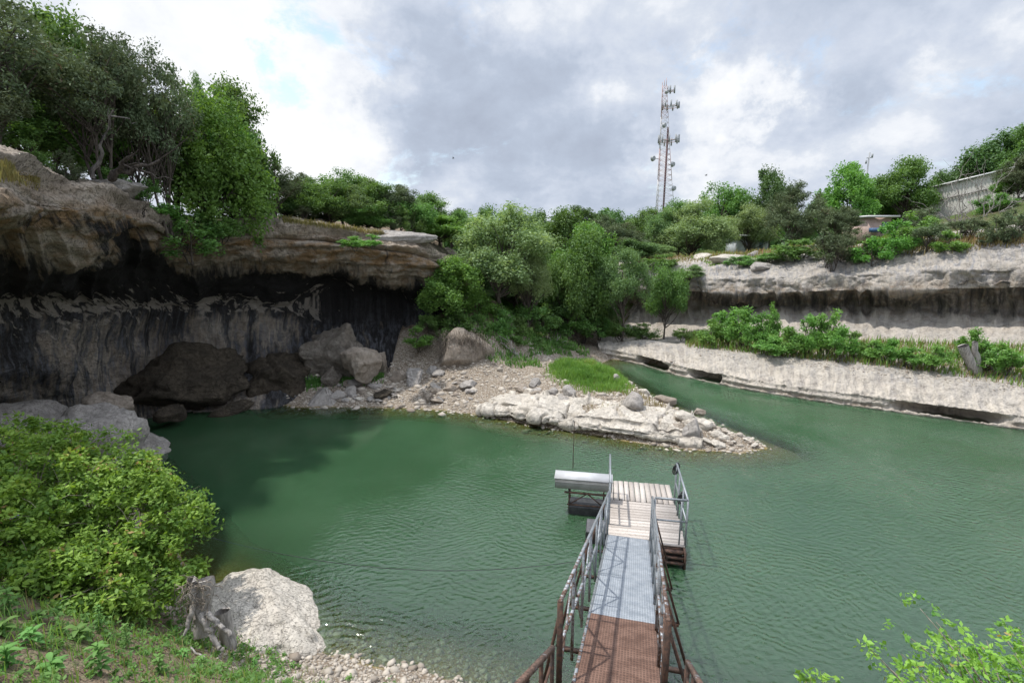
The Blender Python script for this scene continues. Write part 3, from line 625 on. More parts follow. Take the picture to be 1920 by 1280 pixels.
def rock(name, loc, size, seed, mat, label, cat='boulder', rot=(0, 0, 0), group=None, cut=.62, sub=5, flat=1.0, rough=.10):
    v, f = rock_verts(seed, sub, 14, cut, rough, flat)
    o = np_mesh(name, v * np.asarray(size) / 2, f, mat, True)
    o.location = loc; o.rotation_euler = rot
    return tag(o, label, cat, group)
def rock_px(px0, px1, py0, py1, D, depth, seed, mat, label, rot=0, name='boulder', **kw):
    """a rock whose outline spans the given pixels at distance D"""
    a = at(px0, py1, D); b = at(px1, py0, D); c = (a + b) / 2; w = (b[0] - a[0]) * 1.08; h = (b[2] - a[2]) * 1.12
    return rock(name, tuple(c), (w, depth, h), seed, mat, label, rot=(0, 0, rot), **kw)
# near-left grey rocks behind the bramble
rock('boulder', (-15.2, 15.2, .8), (4.0, 3.4, 3.0), 3, M_grey, 'large smooth grey boulder at the left edge of the photo behind the bramble', rot=(0, .2, .4), rough=.15, cut=.60)
rock('boulder', (-12.5, 14.3, .95), (2.6, 2.4, 2.5), 5, M_grey, 'lumpy dark grey boulder rising just above the bramble top', rot=(0, .1, 1.1), rough=.15, cut=.60)
rock('boulder', (-11.3, 13.9, .25), (1.7, 1.7, 2.0), 8, M_grey, 'grey boulder dipping into the dark water at the right end of the bramble top', rot=(0, .3, .2), rough=.15, cut=.60)
rock_px(172, 248, 740, 800, 16.3, 1.3, 12, M_tan, 'angular tan and brown boulder with a pointed corner beside the lumpy grey boulder')
rock('boulder', (-12.6, 16.6, .0), (2.2, 1.6, 1.4), 15, M_grey, 'low dark rock at the waterline under the streaked cave wall')
# cave boulders
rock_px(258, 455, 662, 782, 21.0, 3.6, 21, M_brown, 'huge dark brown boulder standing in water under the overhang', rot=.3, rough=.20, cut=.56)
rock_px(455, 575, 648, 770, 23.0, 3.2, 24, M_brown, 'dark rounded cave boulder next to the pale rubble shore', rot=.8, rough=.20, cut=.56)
rock_px(566, 700, 618, 722, 24.4, 2.6, 27, M_mass, 'broad craggy grey rock mass in shade above the back shore', rot=.2, rough=.20, cut=.62)
rock_px(640, 705, 640, 715, 22.9, 1.5, 28, M_tan, 'brown creviced rock at the right of the craggy grey mass', rot=.9, rough=.15, cut=.55)
rock_px(818, 916, 622, 708, 25.3, 2.2, 31, M_tan, 'rounded tan boulder hung with dry roots at the foot of the leafy knoll', rot=.2, cut=.75, rough=.06)
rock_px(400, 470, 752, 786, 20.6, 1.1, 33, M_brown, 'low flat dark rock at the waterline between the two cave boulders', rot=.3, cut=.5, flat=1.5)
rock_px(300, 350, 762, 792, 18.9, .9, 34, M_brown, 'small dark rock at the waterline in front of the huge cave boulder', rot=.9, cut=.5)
rock_px(520, 566, 742, 770, 21.9, .8, 35, M_mass, 'dull brown rock at the waterline left of the three-cornered boulder', rot=.5, cut=.5)
rock_px(598, 650, 690, 724, 23.3, .9, 36, M_mass, 'angular grey-brown block fallen against the foot of the craggy mass', rot=1.2, cut=.5)
rock_px(570, 612, 640, 680, 23.9, 1.2, 37, M_mass, 'upper left block of the craggy rock mass', rot=.2, cut=.52)
rock_px(690, 730, 655, 700, 24.6, 1.0, 38, M_tan, 'tan rock half buried in the sandy slope at the cave end', rot=.7, cut=.55)
# triangular boulder and slab
def wedge(name, pts, mat, label, cat='boulder'):
    """convex block from points, subdivided and roughened"""
    bm = bmesh.new(); vs = [bm.verts.new(p) for p in pts]; bmesh.ops.convex_hull(bm, input=vs)
    bmesh.ops.bevel(bm, geom=bm.edges[:], offset=.05, segments=2, affect='EDGES')
    bmesh.ops.triangulate(bm, faces=bm.faces[:])
    for _ in range(4):
        es = [e_ for e_ in bm.edges if e_.calc_length() > .09]
        if not es: break
        bmesh.ops.subdivide_edges(bm, edges=es, cuts=1)
        bmesh.ops.triangulate(bm, faces=[f for f in bm.faces if len(f.verts) > 3])
    bm.normal_update()
    co = np.array([v.co[:] for v in bm.verts]); nr = np.array([v.normal[:] for v in bm.verts])
    co = co + nr * (fbm(co, 2.2, 4, 5) * .10 + fbm(co, 9, 3, 8) * .03)[:, None]
    c0 = co.mean(0); c0[2] = co[:, 2].min()
    for v, c in zip(bm.verts, co): v.co = Vector(c - c0)
    for f in bm.faces: f.smooth = True
    me = bpy.data.meshes.new(name); bm.to_mesh(me); bm.free(); me.materials.append(mat)
    o = bpy.data.objects.new(name, me); COL.objects.link(o); o.location = c0
    return tag(o, label, cat)
w0 = onz(560, 768); w1 = onz(622, 764)
wedge('boulder', [w0 + [0, 0, -.3], w1 + [.1, 0, -.3], at(612, 722, 21.9), at(598, 730, 22.4), w1 + [.2, 1.2, -.2], w0 + [.5, 1.0, -.2], at(578, 752, 21.6), at(620, 742, 21.8)], M_grey, 'pale grey three-cornered boulder standing in the water at the left end of the rubble shore')
wedge('boulder', [at(764, 726, 22.9), at(781, 729, 22.8), at(793, 694, 23.4), at(790, 689, 23.8), at(766, 688, 23.9), at(761, 694, 23.4), at(790, 715, 23.5), at(764, 724, 24.2) + [0, .2, -.2], at(790, 700, 24.4)], M_grey, 'upright flat-faced grey slab leaning on the rubble slope below the roots')
spit_rocks = [((1037, 735, 24, 16), M_grey, 'small grey pitted boulder at the lower edge of the green hump'),
 ((1066, 740, 28, 30), M_grey, 'round dark grey pitted boulder in the middle of the spit'),
 ((1085, 755, 36, 18), M_pale, 'flat tilted pale slab beside the round pitted boulder'),
 ((1187, 758, 40, 34), M_grey, 'largest grey pitted boulder standing on flat stones near the grass end'),
 ((1172, 769, 20, 12), M_grey, 'small flat stone under the left of the largest spit boulder'),
 ((1200, 771, 24, 12), M_grey, 'small flat stone under the right of the largest spit boulder'),
 ((1154, 712, 18, 16), M_grey, 'grey knobbly rock at the far edge of the spit beside the grass'),
 ((1210, 737, 22, 14), M_pale, 'pale rock on the channel edge of the spit'),
 ((1300, 813, 42, 46), M_grey, 'tilted grey block ending the layered ledge near the spit tip'),
 ((1345, 816, 24, 14), M_pale, 'yellowish pale stone in the gravel near the spit tip'),
 ((1003, 718, 24, 16), M_grey, 'long grey rock left of the green hump'),
 ((994, 736, 22, 12), M_pale, 'low pale stone above the start of the ledge'),
 ((1315, 775, 30, 16), M_tan, 'brownish rock on the channel side of the gravel tail'),
 ((1250, 752, 34, 18), M_tan, 'reddish brown rock heap on the channel side of the spit'),
 ((1360, 790, 26, 12), M_tan, 'low brown rock on the upper side of the gravel tail'),
 ((750, 706, 28, 28), M_tan, 'tan block just left of the upright grey slab'),
 ((808, 694, 22, 14), M_grey, 'small grey block right of the upright grey slab'),
 ((822, 700, 24, 12), M_grey, 'pair-like grey block touching the rooted boulder'),
 ((664, 718, 30, 16), M_grey, 'dark grey block at the foot of the craggy rock mass'),
 ((630, 745, 28, 20), M_grey, 'shaded grey block right of the three-cornered boulder'),
 ((655, 735, 26, 20), M_grey, 'mid grey block halfway along the left rubble'),
 ((715, 740, 36, 14), M_brown, 'flat dark brown slab lying on the left rubble'),
 ((700, 725, 26, 10), M_grey, 'thin grey slab above the flat dark brown slab'),
 ((878, 722, 34, 16), M_grey, 'grey slab on the slope under the rooted boulder'),
 ((845, 728, 26, 14), M_tan, 'tan slab in the middle of the rubble slope'),
 ((800, 745, 26, 16), M_tan, 'yellow-brown cracked stone close to the back waterline')]
for i, ((px, py, w, h), mt, lb) in enumerate(spit_rocks):
    p = hit(px, py + h * .35); s = np.linalg.norm(p - [0, 0, CAMZ]) / F
    rock('boulder', (p[0], p[1] + w * s * .3, p[2] + h * s * .25), (w * s * 1.1, w * s * .9, h * s * 1.25), 40 + i, mt, lb, rot=(0, 0, i * 1.7), sub=4, flat=1.6 if h < w * .7 else 1.0)
# medium blocks along the back shore
protos = []
for k in range(5):
    v, f = rock_verts(100 + k, 4, 12, .58, .09, 1.4); protos.append(v)
fr4 = ICO[4][1]
pm = []
for k, v in enumerate(protos):
    for mt in (M_pale, M_grey, M_tan):
        me_o = np_mesh('rubble_block', v / 2, fr4, mt, True); pm.append(me_o.data); bpy.data.objects.remove(me_o)
for i in range(150):
    if i < 70: px = rng.uniform(600, 900); py = np.interp(px, [600, 700, 820, 900], [752, 752, 752, 758]) - rng.random() ** 1.3 * np.interp(px, [600, 700, 820, 900], [24, 40, 50, 50])
    elif i < 110: px = rng.uniform(960, 1260); py = np.interp(px, [960, 1100, 1260], [738, 768, 800]) - rng.random() * 22
    else: px = rng.uniform(1230, 1420); py = np.interp(px, [1230, 1330, 1420], [812, 835, 836]) - rng.random() * np.interp(px, [1230, 1330, 1420], [50, 45, 12])
    p = hit(px, py); w = np.exp(rng.normal(-1.35, .42)); w = min(w, .62)
    ci = int(rng.choice([0, 0, 1, 2] if i >= 70 else [0, 1, 1, 2])); cn_ = ('pale cream', 'grey', 'tan')[ci]; fl_ = rng.random() < .5
    o = bpy.data.objects.new('rubble_block', pm[(rng.integers(5)) * 3 + ci]); COL.objects.link(o)
    o.location = (p[0], p[1], p[2] + w * .10); o.scale = (w * 1.2, w, w * (rng.uniform(.3, .45) if fl_ else rng.uniform(.6, .8))); o.rotation_euler = (rng.normal() * .2, rng.normal() * .2, rng.uniform(0, 6.28))
    if i < 70: tag(o, ('thin flat ' if fl_ else 'chunky ') + cn_ + ' block among the rubble on the back shore', 'rock', 'loose blocks on the back shore')
    elif i < 110: tag(o, ('thin flat ' if fl_ else 'chunky ') + cn_ + ' block lying on top of the spit above the ledge', 'rock', 'loose blocks on top of the spit')
    else: tag(o, ('thin flat ' if fl_ else 'chunky ') + cn_ + ' block in the gravel tail of the spit', 'rock', 'loose blocks on the gravel tail of the spit')
def stones(name, pts, sizes, mat, label, flat=.55):
    v0, f0 = ICO[1]; n = len(pts); V = np.empty((n, len(v0), 3)); F_ = f0[None] + (np.arange(n) * len(v0))[:, None, None]
    for i in range(n):
        v = v0 * (1 + rng.uniform(-.28, .28, (len(v0), 1))); a = rng.uniform(0, 6.28); c, s = math.cos(a), math.sin(a)
        v = v * [rng.uniform(.7, 1.3), rng.uniform(.5, 1), flat * rng.uniform(.6, 1.3)]; v = v @ np.array([[c, -s, 0], [s, c, 0], [0, 0, 1]]); V[i] = v * sizes[i] + pts[i]
    o = np_mesh(name, V.reshape(-1, 3), F_.reshape(-1, 3), mat, False); return tag(o, label, None, None, 'stuff')
def mk_stone():
    m, nt, p, o = newmat('loose_stone'); gi = N(nt, 'ShaderNodeNewGeometry').outputs['Random Per Island']
    pos = pos_n(nt); b = noise_n(nt, pos, 12, 5, .6)
    c = mixc(nt, gi, (.31, .275, .235), (.54, .485, .415)); c = mixc(nt, mapr(nt, gi, .0, .35, .9, 0), c, (.25, .205, .165)); c = mixc(nt, mapr(nt, b, .4, .7, 0, .4), c, (.30, .27, .24))
    L(nt, c, p.inputs['Base Color']); p.inputs['Roughness'].default_value = .95; L(nt, bump_n(nt, b, .8, .02), p.inputs['Normal']); return m
M_stone = mk_stone()
pts = []; sz = []
while len(pts) < 6800:
    x = rng.uniform(-10, 9); y = rng.uniform(16, 27.5); z = drop(x, y, 3.2)
    if z < -.12 or z > 2.4: continue
    if seg_dist(np.array([[x, y]]), far_poly)[0] > 4.2: continue
    if np.exp(-(((x - 3.6) / 1.7) ** 2 + ((y - 23.5) / 2.5) ** 2)) > .45: continue
    s = np.exp(rng.normal(-3.15, .62)); pts.append((x, y, z + s * .02)); sz.append(min(s, .2))
stones('rubble', np.array(pts), sz, M_stone, 'loose pale rubble covering the spit and back shore')
pts = []; sz = []
while len(pts) < 5200:
    x = rng.uniform(-6.5, 1.6); y = rng.uniform(5.0, 9.5)
    P2 = np.array([[x, y]]); d = seg_dist(P2, near_shore, False)[0]; ins = inside(P2, near_poly)[0]
    if (ins and d > 1.5 * rng.random() ** .6 + .1) or (not ins and d > 1.5 * rng.random() ** 1.5): continue
    z = drop(x, y, 5); s = np.exp(rng.normal(-3.85, .62)); pts.append((x, y, z + s * .2)); sz.append(min(s, .10))
stones('gravel', np.array(pts), sz, M_stone, 'pale pebbles and shingle at the near waterline')
pts = []; sz = []
for i in range(600):
    px = rng.uniform(1300, 1919); py = np.interp(px, [1300, 1600, 1920], [660, 690, 728]) + rng.normal() * 5 - 2
    p = hit(px, py); s = np.exp(rng.normal(-3.4, .4)); pts.append(p); sz.append(min(s, .12))
stones('scree', np.array(pts), sz, M_stone, 'stone chips along the edge of the terrace across the channel')
# layered ledge along the near side of the spit
def ledge():
    cols = np.array([900, 950, 1000, 1050, 1100, 1150, 1200, 1250, 1290, 1315.])
    wly = np.interp(cols, [900, 1000, 1100, 1200, 1290, 1315], [776, 799, 815, 829, 840, 843])
    W_ = np.array([onz(x, y, 0) for x, y in zip(cols, wly)])
    t_ = np.gradient(W_, axis=0); nrm2 = np.stack([t_[:, 1], -t_[:, 0]], 1); nrm2 /= np.linalg.norm(nrm2, axis=1, keepdims=True)  # toward camera
    def rw(dout, z): o_ = W_.copy(); o_[:, :2] += nrm2 * dout; o_[:, 2] = z; return o_
    k = np.interp(cols, [900, 940, 1000, 1250, 1315], [.35, .9, 1, 1, .55])
    rows = [rw(-.5, -.4), rw(-.50, .02), rw(-.55, .18), rw(.06, .24 * k), rw(.10, .46 * k), rw(-.10, .54 * k), rw(-.34, .57 * k), rw(-.40, .70 * k), rw(-1.0, .78 * k), rw(-1.9, .74 * k), rw(-2.3, .1)]
    G, tt, cc = loft(rows, cols, 380, [4, 5, 8, 10, 7, 7, 6, 14, 16, 6], 5, 1)
    nrm = normals(G); fl = np.sign((nrm * (np.array([0, 0, 5.]) - G)).sum(-1, keepdims=True)); nrm = nrm * fl
    T = np.broadcast_to(tt[:, None], G.shape[:2]); al, dw = arc(G)
    cell = vnoise(np.stack([al * .9 + .8 * vnoise(G * .8, 4), T * 0, T * 0], -1), 5); cell2 = np.abs(vnoise(np.stack([al * 1.6 + fbm(G, 1, 2, 9), T * 0 + np.floor(T / 2.5) * 3.7, T * 0], -1), 15))
    crack = -np.exp(-(cell2 / .10) ** 2) * .22
    st_ = vnoise(np.stack([G[..., 0] * .5, G[..., 1] * .5, G[..., 2] * 9], -1), 6)
    wv = sstep(T, 2.6, 3.4) * (1 - sstep(T, 9, 10))
    disp = cell * .26 * sstep(T, 1.8, 3.2) * (1 - sstep(T, 8, 10)) + crack * wv + st_ * .09 * wv + fbm(G, 2.2, 4, 7) * .12 + fbm(G, 8, 3, 8) * .035
    P = G + nrm * disp[..., None]
    o = np_mesh('rock_ledge', P.reshape(-1, 3), grid_faces(*T.shape), M_pale, True)
    tag(o, 'long layered pale limestone ledge undercut along the near side of the spit', 'rock ledge')
ledge()
# pale boulder in the foreground
def fore_boulder():
    v, f = rock_verts(207, 5, 10, .78, .17); bm = None
    o = np_mesh('boulder', v * [1.46, 1.0, .54], f, M_pale, True); o.location = (-4.55, 8.25, .02); o.rotation_euler = (R(-6), R(9), R(-38))
    tag(o, 'big cream-white boulder lying at the near waterline right of the dead stump', 'boulder')
fore_boulder()
# ------------------------------------------------------------------ foliage
def leaves(cen, rad, per, Ln, Wd, r, up=.3, squash=.75, shell=.55):
    """returns verts, faces, tint: diamond leaves scattered in clumps"""
    n = len(cen) * per; ci = np.repeat(np.arange(len(cen)), per)
    d = r.normal(size=(n, 3)); d /= np.linalg.norm(d, axis=1, keepdims=True)
    rr = r.random(n) ** shell
    c = cen[ci] + d * (rad[ci] * rr)[:, None] * [1, 1, squash]
    a = r.normal(size=(n, 3)); a[:, 2] *= .6; a[:, 2] -= .15; a /= np.linalg.norm(a, axis=1, keepdims=True)
    nn_ = r.normal(size=(n, 3)); nn_[:, 2] = np.abs(nn_[:, 2]) + up; b = np.cross(nn_, a); b /= (np.linalg.norm(b, axis=1, keepdims=True) + 1e-9)
    s = r.uniform(.45, 1.45, n)[:, None]
    a = a * Ln * s / 2; b = b * Wd * s / 2
    V = np.stack([c - a, c + b - a * .1, c + a, c - b - a * .1], 1).reshape(-1, 3)
    tc_ = r.random(len(cen)); t = np.clip(tc_[ci] * .65 + r.random(n) * .45 - .05, 0, 1)
    return V, np.arange(n * 4).reshape(-1, 4), np.repeat(t, 4)
def tree_proto(kind, seed, h=6.0, w=6.0, ncl=100, per=190, Ln=.17, Wd=.09, bottom=.25, cr=(.38, .75), stems=1, trunk_r=.13, lobes=6, up=.3, mat='oak', squash=.7, shell=.55, leaf_only=False, bare=0.0, lean=0.0):
    r = np.random.default_rng(seed); cz = h * (bottom + 1) / 2; rz = h * (1 - bottom) / 2 * .94
    lob = []
    for i in range(lobes):
        a = 2 * np.pi * (i + r.uniform(-.3, .3)) / lobes; e_ = r.uniform(-.55, .75)
        lob.append(np.array([math.cos(a) * math.cos(e_) * .56, math.sin(a) * math.cos(e_) * .56, math.sin(e_) * .62]))
    lob.append(np.array([r.uniform(-.2, .2), r.uniform(-.2, .2), .62])); lob = np.array(lob)
    li = r.integers(len(lob), size=ncl); d = r.normal(size=(ncl, 3)); d /= np.linalg.norm(d, axis=1, keepdims=True)
    c = lob[li] + d * (r.random((ncl, 1)) ** .45) * r.uniform(.30, .50, (len(lob), 1))[li]
    m_ = np.linalg.norm(c, axis=1); c = c / np.maximum(1, m_ / .92)[:, None]
    cen = c * [w / 2, w / 2, rz] + [lean * h * .3, 0, cz]
    rad = r.uniform(cr[0], cr[1], ncl) * min(w, h) / 6
    V, F_, t = leaves(cen, rad, per, Ln, Wd, r, up, squash, shell)
    # wood
    mb = MB(); nst = stems; tops = []
    for s in range(nst):
        a = 2 * np.pi * s / max(1, nst) + r.uniform(-.5, .5); sp = .0 if nst == 1 else .10 * w
        b0 = np.array([math.cos(a) * sp * .25, math.sin(a) * sp * .25, -.3]); tp = np.array([math.cos(a) * sp * 1.6 + lean * h * .3, math.sin(a) * sp * 1.6, h * (.55 + .2 * r.random())])
        k = np.linspace(0, 1, 9)[:, None]; pth = b0 + (tp - b0) * k + np.sin(k * np.pi * r.uniform(1, 2)) * r.normal(size=3) * [.035 * w, .035 * w, 0]
        rr = trunk_r * (1 - .72 * k[:, 0]) * (1.0 if nst == 1 else .62); rr[0] *= 1.45
        mb.tube(pth, rr, 7); tops.append((pth, rr))
    sel = r.permutation(ncl)[:min(ncl, 46)]
    for j in sel:
        pth, rr = tops[r.integers(nst)]; q = cen[j]; kk = int(np.clip(2 + 6 * (q[2] / h) - 1.3 + r.uniform(-1, .6), 2, 8)); s_ = pth[kk]
        mid = (s_ + q) / 2 + r.normal(size=3) * .05 * w + [0, 0, .03 * h]
        k = np.linspace(0, 1, 6)[:, None]; bz = s_ * (1 - k) ** 2 + 2 * mid * k * (1 - k) + q * k * k
        mb.tube(bz, np.linspace(rr[kk] * .55, .012, 6), 4)
        if r.random() < .7:
            for _ in range(2):
                e2 = q + np.clip(r.normal(size=3), -1, 1) * rad[j] * .6; mb.tube(np.array([bz[4], (bz[4] + e2) / 2 + r.normal(size=3) * .03, e2]), [.016, .011, .005], 4)
    trunk = mb.build('trunk', M_bark, None, True); crown = np_mesh('crown', V, F_, LM[mat], False, {'tint': t})
    md, cd = trunk.data, crown.data
    bpy.data.objects.remove(trunk); bpy.data.objects.remove(crown)
    return dict(trunk=md, crown=cd, h=h, w=w)
PR = {}
for k in range(3):
    PR['oak', k] = tree_proto('oak', 10 + k, ncl=150, per=190, mat='oak', cr=(.45, .9), bottom=.10, shell=.8, squash=.85, lobes=7, Ln=.16)
    PR['bright', k] = tree_proto('bright', 20 + k, ncl=140, per=200, mat='bright', Ln=.18, Wd=.10, bottom=.04, cr=(.45, .9), shell=.8, squash=.85, lobes=7)
    PR['elm', k] = tree_proto('elm', 30 + k, ncl=140, per=180, mat='elm', Ln=.15, Wd=.07, bottom=.10, cr=(.42, .8), squash=.7, shell=.8, lobes=8)
    PR['juniper', k] = tree_proto('juniper', 40 + k, ncl=150, per=220, mat='juniper', Ln=.16, Wd=.05, bottom=.06, cr=(.35, .7), stems=3, up=0, squash=.75, shell=.7, lobes=8)
    PR['deep', k] = tree_proto('deep', 50 + k, ncl=140, per=180, mat='deep', bottom=.02, cr=(.45, .9), shell=.8, squash=.9)
    PR['silver', k] = tree_proto('silver', 60 + k, ncl=170, per=200, mat='silver', Ln=.15, Wd=.06, bottom=.06, cr=(.40, .75), squash=.9, shell=.8, lobes=8)
    PR['shrub', k] = tree_proto('shrub', 70 + k, h=2.4, w=2.6, ncl=40, per=130, mat='bright', Ln=.15, Wd=.065, bottom=.0, cr=(.55, 1.15), stems=3, trunk_r=.05, shell=.9, squash=.9)
    PR['dshrub', k] = tree_proto('dshrub', 80 + k, h=2.4, w=2.8, ncl=40, per=150, mat='oak', Ln=.13, Wd=.065, bottom=-.1, cr=(.6, 1.2), stems=3, trunk_r=.05, shell=.9, squash=.9)
    PR['jshrub', k] = tree_proto('jshrub', 90 + k, h=2.4, w=2.6, ncl=44, per=150, mat='juniper', Ln=.12, Wd=.035, bottom=-.1, cr=(.5, 1.0), stems=4, trunk_r=.05, up=0, shell=.9, squash=.9)
    PR['airy', k] = tree_proto('airy', 120 + k, ncl=125, per=130, mat='juniper', Ln=.15, Wd=.055, bottom=.20, cr=(.32, .72), stems=3, up=0, squash=.7, shell=.7, trunk_r=.15, lobes=9)
for k in range(3): PR['weep', k] = tree_proto('weep', 25 + k, h=6, w=6, ncl=190, per=190, mat='bright', Ln=.16, Wd=.085, bottom=-.34, cr=(.45, .85), shell=.8, squash=.9, lobes=11)
ti = [0]
def plant(kind, px, ptop, wpx, D, label, cat='tree', group=None, base=None, x=None, rz=None, zb=None, vs=None):
    """kind of tree whose crown is centred at column px, reaches row ptop and is wpx wide at distance D"""
    ti[0] += 1; k = ti[0] % 3 if vs is None else vs; pr = PR[kind, k]
    if base is not None: b = hit(*base); D = b[1]; X = b[0]; z = b[2]
    else:
        t = at(px, 450, D); X = t[0]; z = drop(X, D) if zb is None else zb
    tp = at(px, ptop, D); h = max(tp[2] - z, .6); h *= (1.0 if 'shrub' in kind else 1.10); w = wpx * (D / ray(px, ptop)[1]) / F * (1.08 if 'shrub' in kind else 1.22)
    nm = {'shrub': 'shrub', 'dshrub': 'shrub', 'jshrub': 'shrub', 'juniper': 'juniper_tree', 'airy': 'juniper_tree', 'oak': 'oak_tree'}.get(kind, 'leafy_tree')
    if cat == 'shrub': nm = 'shrub'
    root = empty(nm, (X, D, z - .05), rng.uniform(0, 6.28) if rz is None else rz)
    root.scale = (w / pr['w'], w / pr['w'], h / pr['h'])
    tag(root, label, cat, group)
    for part in ('trunk', 'crown'):
        o = bpy.data.objects.new(part, pr[part]); COL.objects.link(o); o.parent = root
    return root
# left plateau
TL = [
 ('airy', 10, -35, 300, 14.5, 'dark open juniper at the top left corner of the photo'),
 ('juniper', -70, 60, 240, 13.5, 'dark juniper cut by the left edge of the photo'),
 ('airy', 115, 12, 220, 17.5, 'tall thin-crowned dark tree whose top is the highest on the left skyline'),
 ('oak', 175, 40, 190, 20.5, 'dark oak behind the tallest tree of the left clifftop'),
 ('airy', 215, 52, 190, 17.0, 'dark juniper with many bare stems above the overhang edge'),
 ('juniper', 262, 82, 150, 18.5, 'dark brownish juniper right of the many-stemmed one'),
 ('airy', 318, 98, 150, 18.6, 'dark round-topped juniper touching the bright green tree'),
 ('oak', 70, 180, 190, 16.5, 'low green tree in front of the tall dark junipers at the far left'),
 ('bright', 205, 215, 130, 18.5, 'bright green young tree among the bare stems of the junipers'),
 ('weep', 402, 158, 190, 21.0, 'big bright green tree hanging over the rim of the overhang'),
 ('oak', 455, 172, 130, 23.5, 'tall green tree behind the right side of the overhanging bright tree'),
 ('elm', 345, 215, 120, 21, 'mid green tree filling the gap behind the overhanging bright tree'),
 ('elm', 390, 140, 60, 22.5, 'thin green treetop between the dark junipers and the bright tree'),
 ('oak', 435, 225, 130, 22.0, 'green tree filling the right flank of the overhanging bright tree'),
 ('airy', 515, 305, 120, 24.5, 'gnarled dark tree with a forked trunk on the clifftop'),
 ('oak', 478, 262, 70, 25.5, 'green tree just left of the forked gnarled tree'),
 ('elm', 595, 332, 110, 28, 'rounded grey-green tree right of the forked gnarled tree'),
 ('oak', 650, 322, 110, 29, 'tallest green tree in the middle of the left clifftop row'),
 ('elm', 690, 335, 90, 28, 'loose green tree in the clifftop row above the hanging plants'),
 ('juniper', 745, 348, 100, 28.5, 'brownish juniper near the right end of the left clifftop'),
 ('oak', 620, 380, 100, 27, 'short green tree low in the left clifftop row'),
 ('oak', 700, 385, 100, 27.3, 'dense low green tree at the rim right of the dry grass'),
 ('oak', 565, 345, 90, 26.5, 'green tree between the forked gnarled tree and the rounded grey-green one'),
 ('oak', 625, 338, 100, 26.8, 'green tree in front of the tallest middle tree of the clifftop row'),
 ('elm', 670, 345, 100, 27.2, 'grey-green tree in front of the loose green one'),
 ('oak', 715, 350, 100, 27.6, 'green tree between the loose tree and the brownish juniper'),
 ('oak', 770, 375, 90, 28.4, 'last full green tree at the right end of the clifftop row'),
 ('deep', 540, 372, 80, 26, 'low dark green thicket tree behind the pale rock hump of the rim'),
 ('oak', 805, 368, 80, 32, 'green tree just beyond the right end of the left clifftop'),
 ('deep', 850, 395, 80, 38, 'dark green tree in the notch of the skyline'),
 ('elm', 775, 372, 60, 30.5, 'thin mid green tree at the right end of the clifftop row'),
]
def zrim(px, D):
    t = at(px, 450, D); a_ = math.atan2(t[0], D); rr_ = math.hypot(t[0], D)
    return float(np.interp(a_, rim_az, rim_z) + max(0, rr_ - np.interp(a_, rim_az, rim_r)) * .03 - .1)
for (k, px, pt, w, D, lb) in TL: plant(k, px, pt, w, D, lb, zb=zrim(px, D))
# shrubs along left rim
for i, (px, py, w, h, D, kd) in enumerate([(285, 395, 60, 70, 18.2, 'dshrub'), (340, 430, 70, 40, 20.2, 'dshrub'), (395, 425, 60, 35, 20.9, 'dshrub'), (150, 340, 60, 70, 15.5, 'jshrub'), (90, 315, 60, 60, 14.5, 'dshrub'), (20, 290, 60, 40, 13.0, 'jshrub'),
     (230, 355, 60, 50, 17.2, 'dshrub'), (445, 412, 50, 40, 23, 'jshrub'), (575, 420, 50, 40, 25.5, 'jshrub'), (770, 440, 60, 60, 27.4, 'dshrub'), (735, 432, 50, 40, 27, 'jshrub')]):
    lb = ['bush at the nose of the overhang under the bright tree', 'leafy bush draping the rim below the bright tree', 'bush on the rim where the overhang turns', 'dark bush under the many-stemmed juniper', 'small green bush on the far left rim',
          'dark bush at the left edge of the photo on the rim', 'bush under the bright young tree among the junipers', 'brown-green bush left of the pale rock hump', 'dry brownish bush right of the pale rock hump', 'green bush at the right end of the left clifftop', 'thin dark bush beside the end of the left clifftop'][i]
    plant(kd, px, py - h, w, D, lb, 'shrub')
# hanging juniper spray below the bright tree
plant('dshrub', 355, 385, 150, 19.3, 'dark green spray of foliage hanging down over the black cave mouth', 'shrub', zb=at(360, 482, 19.3)[2])
plant('dshrub', 415, 400, 90, 20.2, 'leafy spray hanging over the rim at the right of the bright tree', 'shrub', zb=at(415, 452, 20.2)[2])
plant('shrub', 300, 370, 90, 18.4, 'bright bush over the rim at the left foot of the bright tree', 'shrub', zb=at(300, 425, 18.4)[2])
plant('shrub', 665, 448, 60, 22.6, 'bright green plant rooted on the ledge between the upper rock beds', 'shrub', zb=at(665, 466, 22.6)[2])
plant('shrub', 697, 445, 44, 23.6, 'small bright plant right of the larger one on the same ledge', 'shrub', zb=at(697, 463, 23.6)[2])
